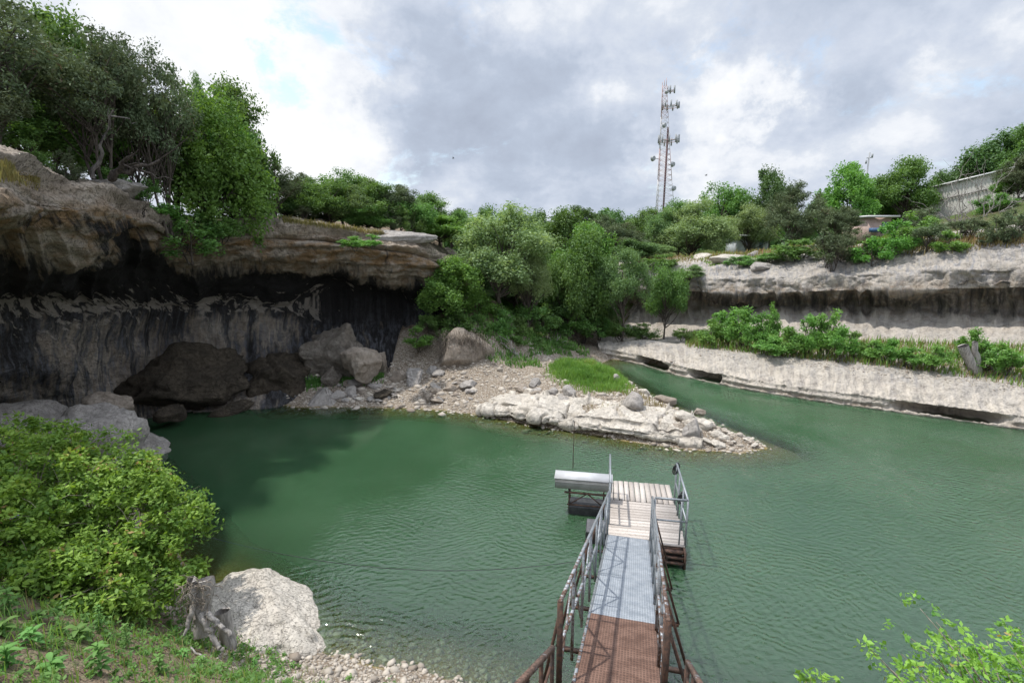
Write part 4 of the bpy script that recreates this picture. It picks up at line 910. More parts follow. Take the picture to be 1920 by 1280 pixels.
# knoll and valley
TC = [
 ('bright', 825, 405, 110, 30, 'bright yellow-green tree above the leafy knoll'),
 ('bright', 845, 490, 115, 26.6, 'bright green tree draped down the face of the leafy knoll'),
 ('oak', 868, 400, 70, 34, 'green tree behind the bright yellow-green one'),
 ('silver', 945, 396, 190, 28.6, 'large pale olive-green tree with a leaning dark trunk in the middle of the photo'),
 ('silver', 990, 470, 90, 29, 'lower pale olive-green tree at the right of the large one'),
 ('oak', 1060, 405, 110, 39, 'green tree behind the pale olive tree'),
 ('bright', 1090, 425, 120, 36.5, 'smooth bright green tree in the back of the valley'),
 ('oak', 1095, 445, 120, 33.5, 'green tree with a leaning trunk above the dark undergrowth'),
 ('elm', 1172, 468, 95, 32.2, 'mid green feathery tree beside the end of the right cliff'),
 ('oak', 1255, 495, 74, 33.5, 'small layered green tree on the rock bench left of the long thicket'),
 ('elm', 1298, 495, 56, 35.5, 'small tree clinging to the cliff face right of the layered tree'),
 ('juniper', 1165, 420, 90, 46, 'dark brownish juniper on the far slope'),
 ('juniper', 1130, 408, 90, 50, 'dark juniper behind the far slope'),
 ('deep', 1010, 400, 90, 46, 'dark green tree topping the centre skyline'),
 ('oak', 915, 400, 70, 42, 'green treetop on the skyline left of the pale olive tree'),
 ('deep', 1090, 392, 100, 58, 'dark treetop on the skyline left of the tower'),
 ('deep', 1155, 396, 110, 62, 'dark low treetop just left of the tower'),
 ('oak', 1215, 398, 80, 56, 'green treetop under the left leg of the tower'),
 ('deep', 1050, 520, 110, 33, 'shaded dark tree in the hollow behind the pale olive tree'),
 ('deep', 1130, 520, 90, 36, 'shaded dark tree in the hollow by the end of the right cliff'),
 ('deep', 880, 470, 110, 34, 'shaded tree behind the leafy knoll'),
 ('deep', 960, 490, 130, 34.5, 'shaded tree straight behind the leaning dark trunk'),
 ('oak', 905, 455, 110, 38, 'green tree behind the left of the pale olive tree'),
 ('deep', 1010, 480, 110, 38, 'dark tree in the hollow right of the pale olive tree'),
 ('oak', 985, 425, 120, 42, 'mid green tree behind the top of the pale olive tree'),
 ('deep', 1180, 450, 100, 41, 'dark tree above the left end of the right cliff'),
 ('elm', 1225, 455, 80, 44, 'grey-green tree at the back left of the broken rim'),
 ('oak', 1060, 480, 90, 31.8, 'green tree right of the pale olive tree with foliage down to the ground'),
 ('elm', 890, 545, 80, 28, 'grey-green tree between the draped bright tree and the leaning trunk'),
]
for (k, px, pt, w, D, lb) in TC: plant(k, px, pt, w, D, lb)
SC = [('shrub', 780, 650, 60, 40, 25.0, 'bright green bush at the left foot of the leafy knoll'),
 ('dshrub', 800, 620, 50, 50, 26.0, 'dark leafy bush left of the draped bright tree'),
 ('dshrub', 850, 640, 95, 60, 25.9, 'dense leafy bush capping the rooted boulder'),
 ('dshrub', 890, 632, 60, 50, 26.2, 'green bush at the right of the rooted boulder cap'),
 ('shrub', 935, 660, 60, 55, 26.6, 'yellow-green bush right of the rooted boulder'),
 ('dshrub', 975, 640, 60, 50, 28, 'bush under the leaning dark trunk'),
 ('dshrub', 925, 622, 80, 50, 27.2, 'green bush covering the bare slope left of the leaning trunk'),
 ('dshrub', 955, 650, 80, 40, 27.0, 'green bush between the yellow-green bush and the green hump'),
 ('shrub', 905, 600, 80, 50, 27.6, 'bright bush on the knoll top right of the draped tree'),
 ('dshrub', 990, 612, 80, 50, 29.5, 'dark bush behind the leaning trunk'),
 ('dshrub', 1045, 605, 90, 60, 32, 'dark bush in the shade of the hollow'),
 ('dshrub', 1110, 612, 90, 60, 34, 'dark bush behind the shaded valley bushes'),
 ('dshrub', 1030, 625, 60, 40, 30, 'pale leafy bush beside the bare white branches'),
 ('dshrub', 1080, 630, 80, 50, 32, 'shaded bush in the valley floor'),
 ('dshrub', 1130, 630, 70, 40, 33, 'shaded bush near the head of the channel'),
 ('dshrub', 1170, 635, 60, 36, 32.5, 'bush at the head of the channel'),
 ('dshrub', 1215, 632, 60, 30, 32.4, 'low bush at the left end of the pale rock bench'),
 ('dshrub', 1005, 662, 70, 34, 28.0, 'low green bush behind the green hump'),
 ('dshrub', 1050, 655, 60, 22, 29.3, 'low spreading bush on the dirt behind the green hump'),
 ('dshrub', 1290, 632, 40, 20, 31.5, 'small bush where the long thicket begins'),
 ('jshrub', 1350, 560, 50, 45, 35.0, 'grey-green bush hanging on the cliff face above the thicket')]
for (k, px, pb, w, h, D, lb) in SC: plant(k, px, pb - h, w, D, lb, 'shrub', zb=at(px, pb, D)[2] - .1)
# terrace thicket across the channel
TB = [(1345, 648, 50, 50), (1375, 650, 60, 78), (1412, 655, 60, 84), (1445, 655, 46, 70), (1465, 650, 30, 85), (1500, 665, 60, 56), (1540, 668, 50, 78), (1570, 670, 60, 95), (1600, 672, 46, 66), (1632, 668, 40, 48),
      (1665, 675, 50, 44), (1700, 680, 46, 50), (1745, 685, 44, 36), (1790, 692, 50, 50), (1862, 690, 46, 80), (1890, 697, 56, 56), (1930, 700, 60, 60), (1470, 668, 60, 40)]
TBL = ['leftmost bush of the thicket on the pale bench', 'tall bush second from the left in the bench thicket', 'broad bright bush, highest of the left half of the thicket', 'bush right of the broad bright one', 'thin sapling sticking up above the left thicket',
  'rounded bush in the low middle of the thicket', 'bright bush with spreading top left of the tallest one', 'tallest bright green bush of the thicket, beneath the dark undercut', 'bush just right of the tallest one', 'small sapling with a single tuft right of the tallest bush',
  'low round bush between the tuft sapling and the split stump', 'bushy sapling in the middle of the right half of the bench', 'short scrubby bush left of the split stump group', 'dense bush touching the left side of the split stump', 'upright sapling right of the split stump', 'dense bush near the right edge of the bench', 'bush cut by the right edge of the photo on the bench', 'low bush at the front of the left thicket']
for i, ((px, pb, w, h), lb) in enumerate(zip(TB, TBL)):
    b = hit(px, pb); plant('shrub', px, pb - h, w * 1.25, b[1], lb, 'shrub', zb=b[2])
# right plateau
TR = [
 ('silver', 1300, 378, 135, 47, 'large rounded grey-green tree right of the tower foot'),
 ('silver', 1346, 415, 66, 45, 'small rounded grey-green tree in front of the large rounded one'),
 ('oak', 1268, 385, 80, 50, 'green tree at the foot of the tower'),
 ('elm', 1240, 395, 70, 48, 'lower green tree left of the large rounded one'),
 ('oak', 1352, 348, 105, 57, 'open-topped green tree behind the large rounded one'),
 ('deep', 1440, 322, 90, 54, 'dark tree rising highest on the skyline right of the tower'),
 ('silver', 1405, 385, 90, 50, 'drooping grey-green tree above the small white shed'),
 ('juniper', 1493, 345, 115, 41, 'wide juniper with several dark stems at the cliff edge'),
 ('bright', 1582, 318, 105, 46, 'bright green tree left of the far aerial'),
 ('oak', 1685, 306, 100, 46, 'tall round green tree left of the metal barn'),
 ('oak', 1640, 335, 60, 49, 'green tree behind the blue-fronted cabin'),
 ('oak', 1668, 372, 90, 51, 'green tree filling the gap right of the blue-fronted cabin'),
 ('juniper', 1572, 388, 70, 40, 'brownish juniper below the bright green tree'),
 ('deep', 1790, 300, 90, 56, 'dark green tree behind the left end of the metal barn'),
 ('deep', 1845, 250, 130, 55, 'tall dark green tree rising behind the metal barn'),
 ('oak', 1905, 240, 110, 52, 'tall green tree at the right edge of the photo behind the barn'),
 ('juniper', 1900, 290, 80, 38, 'olive juniper at the right edge in front of the barn'),
 ('bright', 1872, 320, 50, 40, 'small yellow-green tree at the right end of the barn wall'),
 ('juniper', 1965, 250, 120, 37, 'dark juniper just outside the right edge of the photo'),
 ('oak', 1540, 372, 60, 52, 'green tree between the wide juniper and the bright tree'),
]
for (k, px, pt, w, D, lb) in TR: plant(k, px, pt, w, D, lb)
SR = [('jshrub', 1560, 510, 70, 90, 'dark juniper bush spilling down the cliff face'),
 ('jshrub', 1590, 490, 70, 70, 'grey juniper bush on the rim left of the green slope bushes'),
 ('dshrub', 1500, 485, 90, 40, 'dark green bush at the foot of the wide juniper'),
 ('shrub', 1640, 500, 60, 60, 'bright bush on the cliff rim below the cabin'),
 ('shrub', 1680, 478, 70, 66, 'bright bush on the rim right of the cabin'),
 ('shrub', 1715, 460, 70, 66, 'bright green bush high on the slope below the barn'),
 ('jshrub', 1745, 470, 60, 60, 'dark brown-green bush below the middle of the barn'),
 ('shrub', 1780, 475, 50, 44, 'small green bush on the rim right of the dark one'),
 ('jshrub', 1730, 440, 60, 60, 'olive bush against the lower left of the barn wall'),
 ('jshrub', 1815, 450, 60, 50, 'dull green bush among the bare grey branches'),
 ('jshrub', 1870, 455, 60, 60, 'olive bush below the right end of the barn'),
 ('jshrub', 1905, 458, 60, 80, 'dark bush at the right edge on the rim'),
 ('dshrub', 1850, 400, 60, 40, 'green bush on the slope in front of the barn'),
 ('dshrub', 1390, 497, 50, 22, 'low green bush on the broken upper rock'),
 ('dshrub', 1240, 500, 70, 26, 'low green bush at the left end of the right rim'),
 ('dshrub', 1450, 490, 60, 18, 'low grassy bush left of the wide juniper foot')]
for (k, px, pb, w, h, lb) in SR:
    b = hit(px, pb); plant(k, px, pb - h, w * 1.2, b[1] + .2, lb, 'shrub', zb=b[2] - .1)
# far wood as one mass
r = np.random.default_rng(99); cen = []; rad = []
for i in range(620):
    a = r.uniform(-.95, .95); D_ = r.uniform(66, 110); x = math.tan(a) * D_ if abs(a) < .9 else a * D_; h0 = 5.5
    cen.append([x, D_, h0 + r.uniform(0, 3.6)]); rad.append(r.uniform(1.8, 3.4))
V, F_, t = leaves(np.array(cen), np.array(rad), 110, .9, .6, r, .3, .8, .4)
tag(np_mesh('distant_woodland', V, F_, LM['deep'], False, {'tint': t}), 'far-off dark green woodland along the horizon', None, None, 'stuff')
# ------------------------------------------------------------------ bramble in the left foreground
def bramble():
    r = np.random.default_rng(5); root_loc = np.array([-7.6, 7.5, 1.3])
    cen = []; rad = []
    lumps = [((-8.4, 8.4, 2.65), (2.0, 1.6, 1.05)), ((-7.0, 8.2, 2.05), (1.45, 1.25, 1.1)), ((-6.75, 7.5, 1.55), (1.4, 1.1, 1.0)), ((-8.5, 7.2, 2.4), (1.8, 1.3, 1.1)), ((-6.9, 6.7, 1.9), (1.3, .8, .8)), ((-10.0, 8.8, 2.8), (2.0, 1.6, 1.0))]
    for i in range(1150):
        c, s = lumps[r.integers(len(lumps))]; d = r.normal(size=3); d[2] = abs(d[2]) * .9 - .25; d /= np.linalg.norm(d)
        q = np.array(c) + d * np.array(s) * r.uniform(.68, 1.04)
        cen.append(q); rad.append(r.uniform(.10, .34))
    cen = np.array(cen); rad = np.array(rad)
    V, F_, t = leaves(cen, rad, 105, .080, .040, r, .7, .8, .9)
    root = empty('bramble_bush', tuple(root_loc)); tag(root, 'sprawling bright green bramble bush covering the left foreground bank', 'bush')
    o = np_mesh('leaves', V - root_loc, F_, LM['bush'], False, {'tint': t}, root)
    mb = MB()
    for i in range(240):
        q = cen[r.integers(len(cen))]; s = root_loc + np.clip(r.normal(size=3), -1.1, 1.1) * [.9, .5, .1]; s = s * .5 + q * .5; s[2] = drop(s[0], s[1], 6); m_ = (q + s) / 2 + [0, 0, .5]
        k = np.linspace(0, 1, 7)[:, None]; mb.tube(s * (1 - k) ** 2 + 2 * m_ * k * (1 - k) + q * k * k - root_loc, np.linspace(.014, .004, 7), 4)
    for i in range(150):   # arching twigs poking out of the leaves
        q = cen[r.integers(len(cen))]; d = r.normal(size=3); d[2] = abs(d[2]); d /= np.linalg.norm(d); e_ = q + d * r.uniform(.15, .5)
        mb.tube(np.array([q, (q + e_) / 2 + [0, 0, .05], e_]) - root_loc, [.005, .004, .002], 4)
    mb.build('stems', M_root, root)
bramble()
# shrub sprig at lower right
def sprig():
    r = np.random.default_rng(15); base = np.array([3.7, 2.9, 2.9]); root = empty('shrub', tuple(base)); tag(root, 'loose small-leaved shrub poking up at the bottom right corner', 'shrub')
    mb = MB(); cen = []
    ends = [(1725, 1140), (1755, 1165), (1700, 1190), (1690, 1225), (1770, 1190), (1790, 1220), (1820, 1195), (1850, 1160 + 40), (1880, 1190), (1910, 1145 + 30), (1745, 1215), (1830, 1230), (1870, 1235), (1900, 1225), (1760, 1250), (1660, 1245), (1630, 1215), (1720, 1255), (1800, 1260), (1915, 1215), (1850, 1262), (1890, 1262), (1680, 1265), (1950, 1180), (1960, 1230)]
    for (px, py) in ends:
        e_ = at(px, py, r.uniform(3.5, 4.1)); k = np.linspace(0, 1, 9)[:, None]; m_ = (base + e_) / 2 + [r.normal() * .15, r.normal() * .1, .25]
        pth = base * (1 - k) ** 2 + 2 * m_ * k * (1 - k) + e_ * k * k; mb.tube(pth - base, np.linspace(.010, .003, 9), 4)
        for j in range(3, 9):
            for _ in range(3): cen.append(pth[j] + r.normal(size=3) * .06)
    cen = np.array(cen); V, F_, t = leaves(cen - base, np.full(len(cen), .07), 9, .050, .026, r, .8, .8, .8)
    np_mesh('leaves', V, F_, LM['bush'], False, {'tint': t}, root); mb.build('stems', M_root, root)
    # twin at the very bottom
sprig()
def low_sprig():
    r = np.random.default_rng(16); base = np.array([2.0, 2.7, 2.9]); root = empty('shrub', tuple(base)); tag(root, 'tip of a small leafy twig at the bottom edge right of the gangway', 'shrub')
    mb = MB(); cen = []
    for (px, py) in [(1520, 1268), (1545, 1272), (1565, 1278), (1500, 1276)]:
        e_ = at(px, py, 3.4); pth = np.array([base, (base + e_) / 2 + [0, 0, .1], e_]); mb.tube(pth - base, [.006, .004, .002], 4)
        for _ in range(4): cen.append(e_ + r.normal(size=3) * .03)
    cen = np.array(cen); V, F_, t = leaves(cen - base, np.full(len(cen), .05), 7, .05, .022, r, .8, .8, .8)
    np_mesh('leaves', V, F_, LM['bush'], False, {'tint': t}, root); mb.build('stems', M_root, root)
low_sprig()
# ------------------------------------------------------------------ grass and herbs
def blades(name, base, hgt, wid, mat, label, r, lean=.55):
    n = len(base); a = r.uniform(0, 6.28, n); d = np.stack([np.cos(a), np.sin(a), a * 0], 1); s = np.stack([-np.sin(a), np.cos(a), a * 0], 1)
    ln = r.random(n) * lean; h = hgt[:, None]; w = np.asarray(wid)[:, None] if np.ndim(wid) else wid
    up = np.array([0, 0, 1.])
    p1 = base + up * h * .55 + d * h * (ln * .35)[:, None]; p2 = base + up * h * (1 - ln * .25)[:, None] + d * h * ln[:, None]
    V = np.stack([base - s * w, base + s * w, p1 + s * w * .7, p1 - s * w * .7, p2 + s * w * .1, p2 - s * w * .1], 1).reshape(-1, 3)
    i = np.arange(n)[:, None] * 6; F_ = np.concatenate([i + [0, 1, 2, 3], i + [3, 2, 4, 5]], 1).reshape(-1, 4)
    t = np.repeat(np.clip(r.random(n) * .6 + .5 * (.5 + .9 * fbm(base, 1.1, 3, 93)), 0, 1), 6)
    return tag(np_mesh(name, V, F_, mat, False, {'tint': t}), label, None, None, 'stuff')
r = np.random.default_rng(31)
# green hump on the spit
b = []
while len(b) < 15000:
    x = 3.6 + r.normal() * 1.2; y = 23.2 + r.normal() * 1.7
    k = ((x - 3.6) / 2.3) ** 2 + ((y - 23.3) / 2.9) ** 2
    if k > 1 or r.random() < (k - .25) * 1.5: continue
    b.append((x, y, Hf(np.array([x]), np.array([y]))[0]) if False else (x, y, 0))
b = np.array(b); b[:, 2] = Hf(b[:, 0], b[:, 1]); b = b[b[:, 2] > .25]
hn = .5 + .5 * fbm(b, 1.8, 3, 91); blades('grass', b, r.uniform(.10, .30, len(b)) * (.45 + 1.3 * np.clip(hn * 1.6 - .3, 0, 1)), .014, LM['grass'], 'bright green grass growing on the hump of the spit', r)
b = np.stack([r.uniform(.5, 7, 3500), r.uniform(17.5, 23.5, 3500), np.zeros(3500)], 1); b[:, 2] = Hf(b[:, 0], b[:, 1]); m_ = (b[:, 2] > .35) & (fbm(b, .9, 3, 71) > .05); b = b[m_]
blades('weeds', b, r.uniform(.06, .22, len(b)), .012, LM['drygrass'], 'sparse dry weeds among the stones of the spit', r)
# valley floor ground cover
b = np.stack([r.uniform(-3.5, 7.5, 16000), r.uniform(24.5, 37, 16000), np.zeros(16000)], 1); b[:, 2] = Hf(b[:, 0], b[:, 1])
m_ = (b[:, 2] > .45) & (fbm(b, .5, 3, 72) > -.12); b = b[m_]
blades('ground_cover', b, r.uniform(.1, .35, len(b)), .03, LM['herb'], 'low green plants covering the dirt behind the spit', r, .8)
# back shore green patch
b = []
for i in range(2600):
    px = r.uniform(560, 720); py = np.interp(px, [560, 640, 720], [722, 712, 704]) + r.normal() * 5; h = hit(px, py)
    if h[1] < 26: b.append(h)
b = np.array(b); blades('low_plants', b, r.uniform(.06, .2, len(b)), .022, LM['herb'], 'strip of green plants in the shade under the craggy rock mass', r, .7)
# terrace grass
b = []
while len(b) < 9500:
    px = r.uniform(1285, 1990); lo = np.interp(px, [1285, 1400, 1530, 1660, 1790, 1920, 2000], [652, 663, 677, 690, 707, 727, 738]); hi_ = np.interp(px, [1285, 1400, 1660, 1920, 2000], [626, 632, 642, 652, 656])
    py = lo - (lo - hi_) * r.random() ** .8 * 1.02 - 1; 
    if r.random() > np.interp(px, [1285, 1500, 1600, 1920], [1, 1, .6, .55]): continue
    b.append(hit(px, py))
b = np.array(b); k = len(b) // 2; ii = r.permutation(len(b))
blades('grass', b[ii[:k]], r.uniform(.15, .5, k), .022, LM['grass'], 'green grass along the pale rock bench', r)
blades('dry_grass', b[ii[k:]], r.uniform(.12, .38, len(b) - k), .018, LM['drygrass'], 'dry straw-coloured grass along the pale rock bench', r)
# dry grass at rims
b = []
for i in range(5200):
    if i % 2: px = r.uniform(1190, 1560); py = np.interp(px, [1190, 1300, 1440, 1560], [490, 482, 474, 468]) + r.normal() * 5
    else: px = r.uniform(1560, 1920); py = np.interp(px, [1560, 1920], [475, 445]) + r.normal() * 7
    b.append(hit(px, py))
b = np.array(b); blades('dry_grass', b, r.uniform(.12, .38, len(b)), .025, LM['drygrass'], 'dry reddish grass along the rim of the right cliff', r)
b = []
for i in range(2600):
    if i % 2: px = r.uniform(0, 75) ; py = 322 + (px) * .25 + r.normal() * 7
    else: px = r.uniform(530, 720); py = np.interp(px, [530, 600, 720], [414, 424, 440]) + r.normal() * 2
    b.append(hit(px, py))
b = np.array(b); blades('dry_grass', b, r.uniform(.10, .26, len(b)), .012, LM['drygrass'], 'pale grass tufts on top of the left overhang', r)
# lawn strip on the right plateau
b = np.stack([r.uniform(14, 30, 9000), r.uniform(36, 50, 9000), np.zeros(9000)], 1); b[:, 2] = np.array([drop(x, y) for x, y in b[:, :2]])
blades('lawn', b, r.uniform(.08, .2, len(b)), .04, LM['grass'], 'mown green lawn in front of the small white shed', r)
# near bank grass
b = []; hg = []
while len(b) < 17000:
    x = r.uniform(-9.5, .6); y = r.uniform(1.5, 9.5); b.append((x, y))
b = np.array(b); P2 = b; d = seg_dist(P2, near_shore, False); ins = inside(P2, near_poly)
nzz = fbm(np.c_[b, b[:, 0] * 0], .9, 3, 81); keep = ins & (d > .45) & (nzz + r.random(len(b)) * .5 > .02 + .3 * (d < 1.6)) ; b = b[keep]
b = np.c_[b, Hf(b[:, 0], b[:, 1])]
ii = r.random(len(b)) < .74
blades('grass', b[ii], r.uniform(.06, .24, ii.sum()), .006, LM['grass'], 'green grass and small herbs on the near bank', r, .7)
blades('dry_grass', b[~ii], r.uniform(.06, .26, (~ii).sum()), .004, LM['drygrass'], 'dry stalks scattered over the near bank', r, .9)
# creeping small leaves on bank
c = b[r.permutation(len(b))[:1500]] + [0, 0, .05]
V, F_, t = leaves(c, r.uniform(.05, .16, len(c)), 26, .055, .028, r, 1.2, .5, .8)
tag(np_mesh('ground_cover', V, F_, LM['herb'], False, {'tint': t}), 'small leafy ground cover on the near bank', None, None, 'stuff')
# leafy weeds, individual
def weed_mesh(seed, n=26, hgt=.5, ll=.20, lw=.032):
    r = np.random.default_rng(seed); V = []; F_ = []; t = []; k0 = 0
    for i in range(n):
        a = i * 2.4 + r.uniform(-.3, .3); z = hgt * (.1 + .9 * i / n); L_ = ll * r.uniform(.7, 1.2) * (1.15 - .5 * i / n); d = np.array([math.cos(a), math.sin(a), 0]); s = np.array([-math.sin(a), math.cos(a), 0]); up = r.uniform(.3, .9)
        for j in range(5):
            u = j / 4; c_ = np.array([0, 0, z]) + d * L_ * u + np.array([0, 0, 1]) * (up * L_ * u - 1.0 * L_ * u * u * .6); w_ = lw * math.sin(math.pi * min(.98, u * .85 + .1)) * r.uniform(.9, 1.1)
            V += [c_ - s * w_ + [0, 0, w_ * .3], c_, c_ + s * w_ + [0, 0, w_ * .3]]; t += [min(1, i / n * .8 + .1)] * 3
        for j in range(4):
            q = k0 + j * 3; F_ += [[q, q + 1, q + 4, q + 3], [q + 1, q + 2, q + 5, q + 4]]
        k0 += 15
    o = np_mesh('leaves', np.array(V), np.array(F_), LM['herb'], True, {'tint': np.array(t)}); m1 = o.data; bpy.data.objects.remove(o)
    mb = MB(); mb.tube(np.array([[0, 0, -.05], [.01, 0, hgt * .5], [0, .01, hgt]]), [.008, .006, .003], 5); o = mb.build('stem', LM['herb']); m2 = o.data; bpy.data.objects.remove(o)
    return m1, m2
WM = [weed_mesh(300), weed_mesh(301, 18, .35, .26, .035), weed_mesh(302, 34, .75, .17, .026), weed_mesh(303, 14, .25, .26, .045)]
weeds = [(20, 1150, 1.2), (60, 1210, 1.1), (110, 1120, .9), (150, 1200, 1.3), (190, 1262, 1.3), (15, 1250, 1.2), (240, 1215, .9), (100, 1262, 1.1), (300, 1262, .9), (345, 1235, .8), (50, 1100, .9), (140, 1085, .8), (230, 1150, .9), (415, 1262, .8), (455, 1235, .7), (505, 1225, .6), (380, 1255, .8), (550, 1250, .5), (190, 1180, .9), (8, 1190, 1.2), (270, 1180, .8), (330, 1190, .7), (480, 1262, .7), (75, 1165, 1.0)]
WL = ['broad-leaved weed at the left edge, just above the corner plants', 'weed third up from the bottom left corner', 'weed directly below the middle of the bramble', 'large broad-leaved weed below the left part of the bramble', 'large weed at the bottom edge left of the stump', 'corner weed at the very bottom left', 'weed on open soil below the bramble foot', 'weed at the bottom edge next to the corner weed', 'tall weed at the bottom edge below the stump', 'weed below the tip of the dead root', 'weed under the left end of the bramble', 'weed touching the lower leaves of the bramble', 'weed between the bramble and the bottom weeds', 'weed at the bottom edge below the cream boulder', 'weed just below the cream boulder', 'small weed in the shingle below the cream boulder', 'weed at the bottom edge right of the dead root', 'smallest weed at the start of the shingle beach', 'weed behind the large one at the bottom', 'weed cut by the left edge of the photo', 'weed left of the stump base', 'weed in front of the stump base', 'bottom weed nearest to the shingle beach', 'yellowish weed among the left edge plants']
for i, ((px, py, s), lb) in enumerate(zip(weeds, WL)):
    p = hit(px, py); root = empty('leafy_weed', tuple(p), i * 1.3); root.scale = (s * .55,) * 3; tag(root, lb, 'weed', 'leafy weeds on the near bank')
    m1, m2 = WM[i % 4]
    for nm, md in (('leaves', m1), ('stem', m2)):
        o = bpy.data.objects.new(nm, md); COL.objects.link(o); o.parent = root
def simple_mat(name, c, rough=.6, metal=0.0, c2=None, sc=8, bump=0, anis=(1, 1, 1)):
    m, nt, p, o = newmat(name); p.inputs['Roughness'].default_value = rough; p.inputs['Metallic'].default_value = metal
    if c2:
        n = noise_n(nt, mapping(nt, pos_n(nt), anis), sc, 6, .65); L(nt, mixc(nt, mapr(nt, n, .38, .64), c, c2), p.inputs['Base Color'])
        if bump: L(nt, bump_n(nt, n, .7, bump), p.inputs['Normal'])
    else: p.inputs['Base Color'].default_value = (*c, 1)
    return m
# purple flower
fl = empty('flower', tuple(at(22, 968, 6.9))); tag(fl, 'small purple flower head at the left edge on the bramble', 'flower')
M_pur = simple_mat('purple_petals', (.32, .25, .62), .7)
mb = MB()
for i in range(18):
    a = i * 2.4; rr_ = .02 + .05 * (i / 18); c_ = np.array([math.cos(a) * rr_, math.sin(a) * rr_, .01 * math.sin(i)]); mb.box(c_, (.03, .018, .006), np.array(Matrix.Rotation(a, 3, 'Z') @ Matrix.Rotation(.4, 3, 'X')))
mb.build('petals', M_pur, fl)
mb = MB(); mb.tube(np.array([[0, 0, 0], [.02, .02, -.3], [0, .05, -.6]]), [.004, .004, .005], 5); mb.build('stem', LM['herb'], fl)
# ------------------------------------------------------------------ dead wood
def limb(mb, a, b, r0, r1, r, wob=.06, n=10, sides=7):
    a = np.array(a, float); b = np.array(b, float); k = np.linspace(0, 1, n)[:, None]; ln = np.linalg.norm(b - a)
    p = a + (b - a) * k; p[1:-1] += r.normal(size=(n - 2, 3)) * wob * ln / 3; mb.tube(p, np.linspace(r0, r1, n), sides); return p
r = np.random.default_rng(44)
b0 = hit(392, 1215); st = empty('tree_stump', tuple(b0)); tag(st, 'weathered grey stump with twisted roots between the bramble and the cream boulder', 'stump')
def rel(px, py, D): return at(px, py, D) - b0
mb = MB(); limb(mb, rel(385, 1085, b0[1] + .2), rel(378, 1190, b0[1]), .13, .11, r, .05, 10, 9); limb(mb, rel(360, 1085, b0[1] + .1), rel(372, 1160, b0[1]), .07, .08, r, .1); mb.build('bole', M_dead, st, True)
for (q0, q1, a_, b_) in [((375, 1150), (412, 1215), .06, .035), ((365, 1130), (345, 1190), .05, .02), ((390, 1150), (432, 1190), .05, .03)]:
    mb = MB(); limb(mb, rel(*q0, b0[1]), rel(*q1, b0[1] - .25), a_, b_, r, .1); mb.build('root', M_dead, st, True)
mb = MB()
for i in range(46):
    q = (r.uniform(345, 395), r.uniform(1080, 1130)); limb(mb, rel(*q, b0[1] + r.uniform(-.1, .3)), rel(q[0] + r.normal() * 26, q[1] + r.uniform(10, 55), b0[1] + r.uniform(-.3, .2)), .008, .003, r, .22, 7, 4)
mb.build('fine_roots', M_root, st)
b1 = hit(432, 1215); s2 = empty('tree_stump', tuple(b1)); mb = MB(); limb(mb, (0, 0, -.2), (-.12, .1, .62), .10, .12, r, .04, 8, 9); mb.build('bole', M_dead, s2, True); tag(s2, 'short grey cut stump leaning against the cream boulder', 'stump')
mb = MB(); b2 = hit(358, 1218); limb(mb, (-.0, 0, .05), (.5, -.25, -.1), .018, .01, r, .1); o = mb.build('fallen_branch', M_dead, None, True); o.location = b2; tag(o, 'grey fallen stick on the bank left of the dead root', 'stick')
# split dead trunk on the terrace
b3 = hit(1826, 700); s3 = empty('dead_tree', tuple(b3)); tag(s3, 'split grey dead trunk with two prongs standing on the pale bench', 'dead tree')
def relc(px, py, c0): return at(px, py, c0[1]) - c0
mb = MB(); limb(mb, relc(1830, 702, b3), relc(1806, 648, b3), .17, .20, r, .04, 8, 9); mb.build('prong', M_dead, s3, True)
mb = MB(); limb(mb, relc(1834, 700, b3), relc(1828, 641, b3), .15, .10, r, .04, 8, 9); mb.build('prong', M_dead, s3, True)
def dead_branch(name, base_px, ends, label, r0=.06, D=None, mat=M_dead, cat='dead branch', twigs=2, nm='limb'):
    c0 = hit(*base_px) if D is None else at(*base_px, D); o = empty(name, tuple(c0)); tag(o, label, cat)
    for e_ in ends:
        mb = MB(); q = relc(e_[0], e_[1], c0) + [0, r.normal() * .3, 0]; p = limb(mb, (0, 0, -.05), q, r0, r0 * .25, r, .12, 9, 6)
        for j in range(twigs):
            s_ = p[r.integers(3, 8)]; limb(mb, s_, s_ + (q * .35 + r.normal(size=3) * np.linalg.norm(q) * .22), r0 * .4, r0 * .1, r, .12, 6, 4)
        mb.build(nm, mat, o, True)
dead_branch('dead_branch', (972, 665), [(950, 628), (938, 640), (935, 672)], 'bleached forked branch lying at the foot of the leafy knoll', .055)
dead_branch('dead_branch', (1040, 645), [(1025, 628), (1052, 626), (1060, 640)], 'thin bleached branch on the dirt in the middle of the valley', .035)
dead_branch('dead_branch', (1600, 712), [(1570, 735), (1592, 728), (1620, 690)], 'bare grey branch hanging over the left bench rock', .025, cat='dead branch')
dead_branch('dead_branch', (1750, 695), [(1715, 712), (1780, 680), (1700, 718)], 'bare grey branch lying in the dry grass left of the split trunk', .025)
for i, (bp, en, D_, lb) in enumerate([((1800, 440), [(1770, 372), (1790, 335), (1830, 340), (1745, 385), (1815, 360)], 37, 'bare grey tree in front of the middle of the barn'),
      ((1850, 425), [(1800, 395), (1835, 330), (1870, 335), (1815, 420), (1770, 410), (1895, 370)], 36, 'bare grey tree with long spreading twigs by the right end of the barn'),
      ((1835, 445), [(1790, 430), (1760, 425), (1880, 415), (1810, 460)], 35.5, 'low tangle of bare grey branches on the slope below the barn')]):
    dead_branch('bare_tree', bp, en, lb, .05, D_, twigs=9, cat='bare tree')
dead_branch('bare_tree', (268, 405), [(262, 380), (285, 380), (270, 360)], 'small bare dark sapling on the nose of the overhang', .02, 16.6, mat=M_bark, cat='sapling')
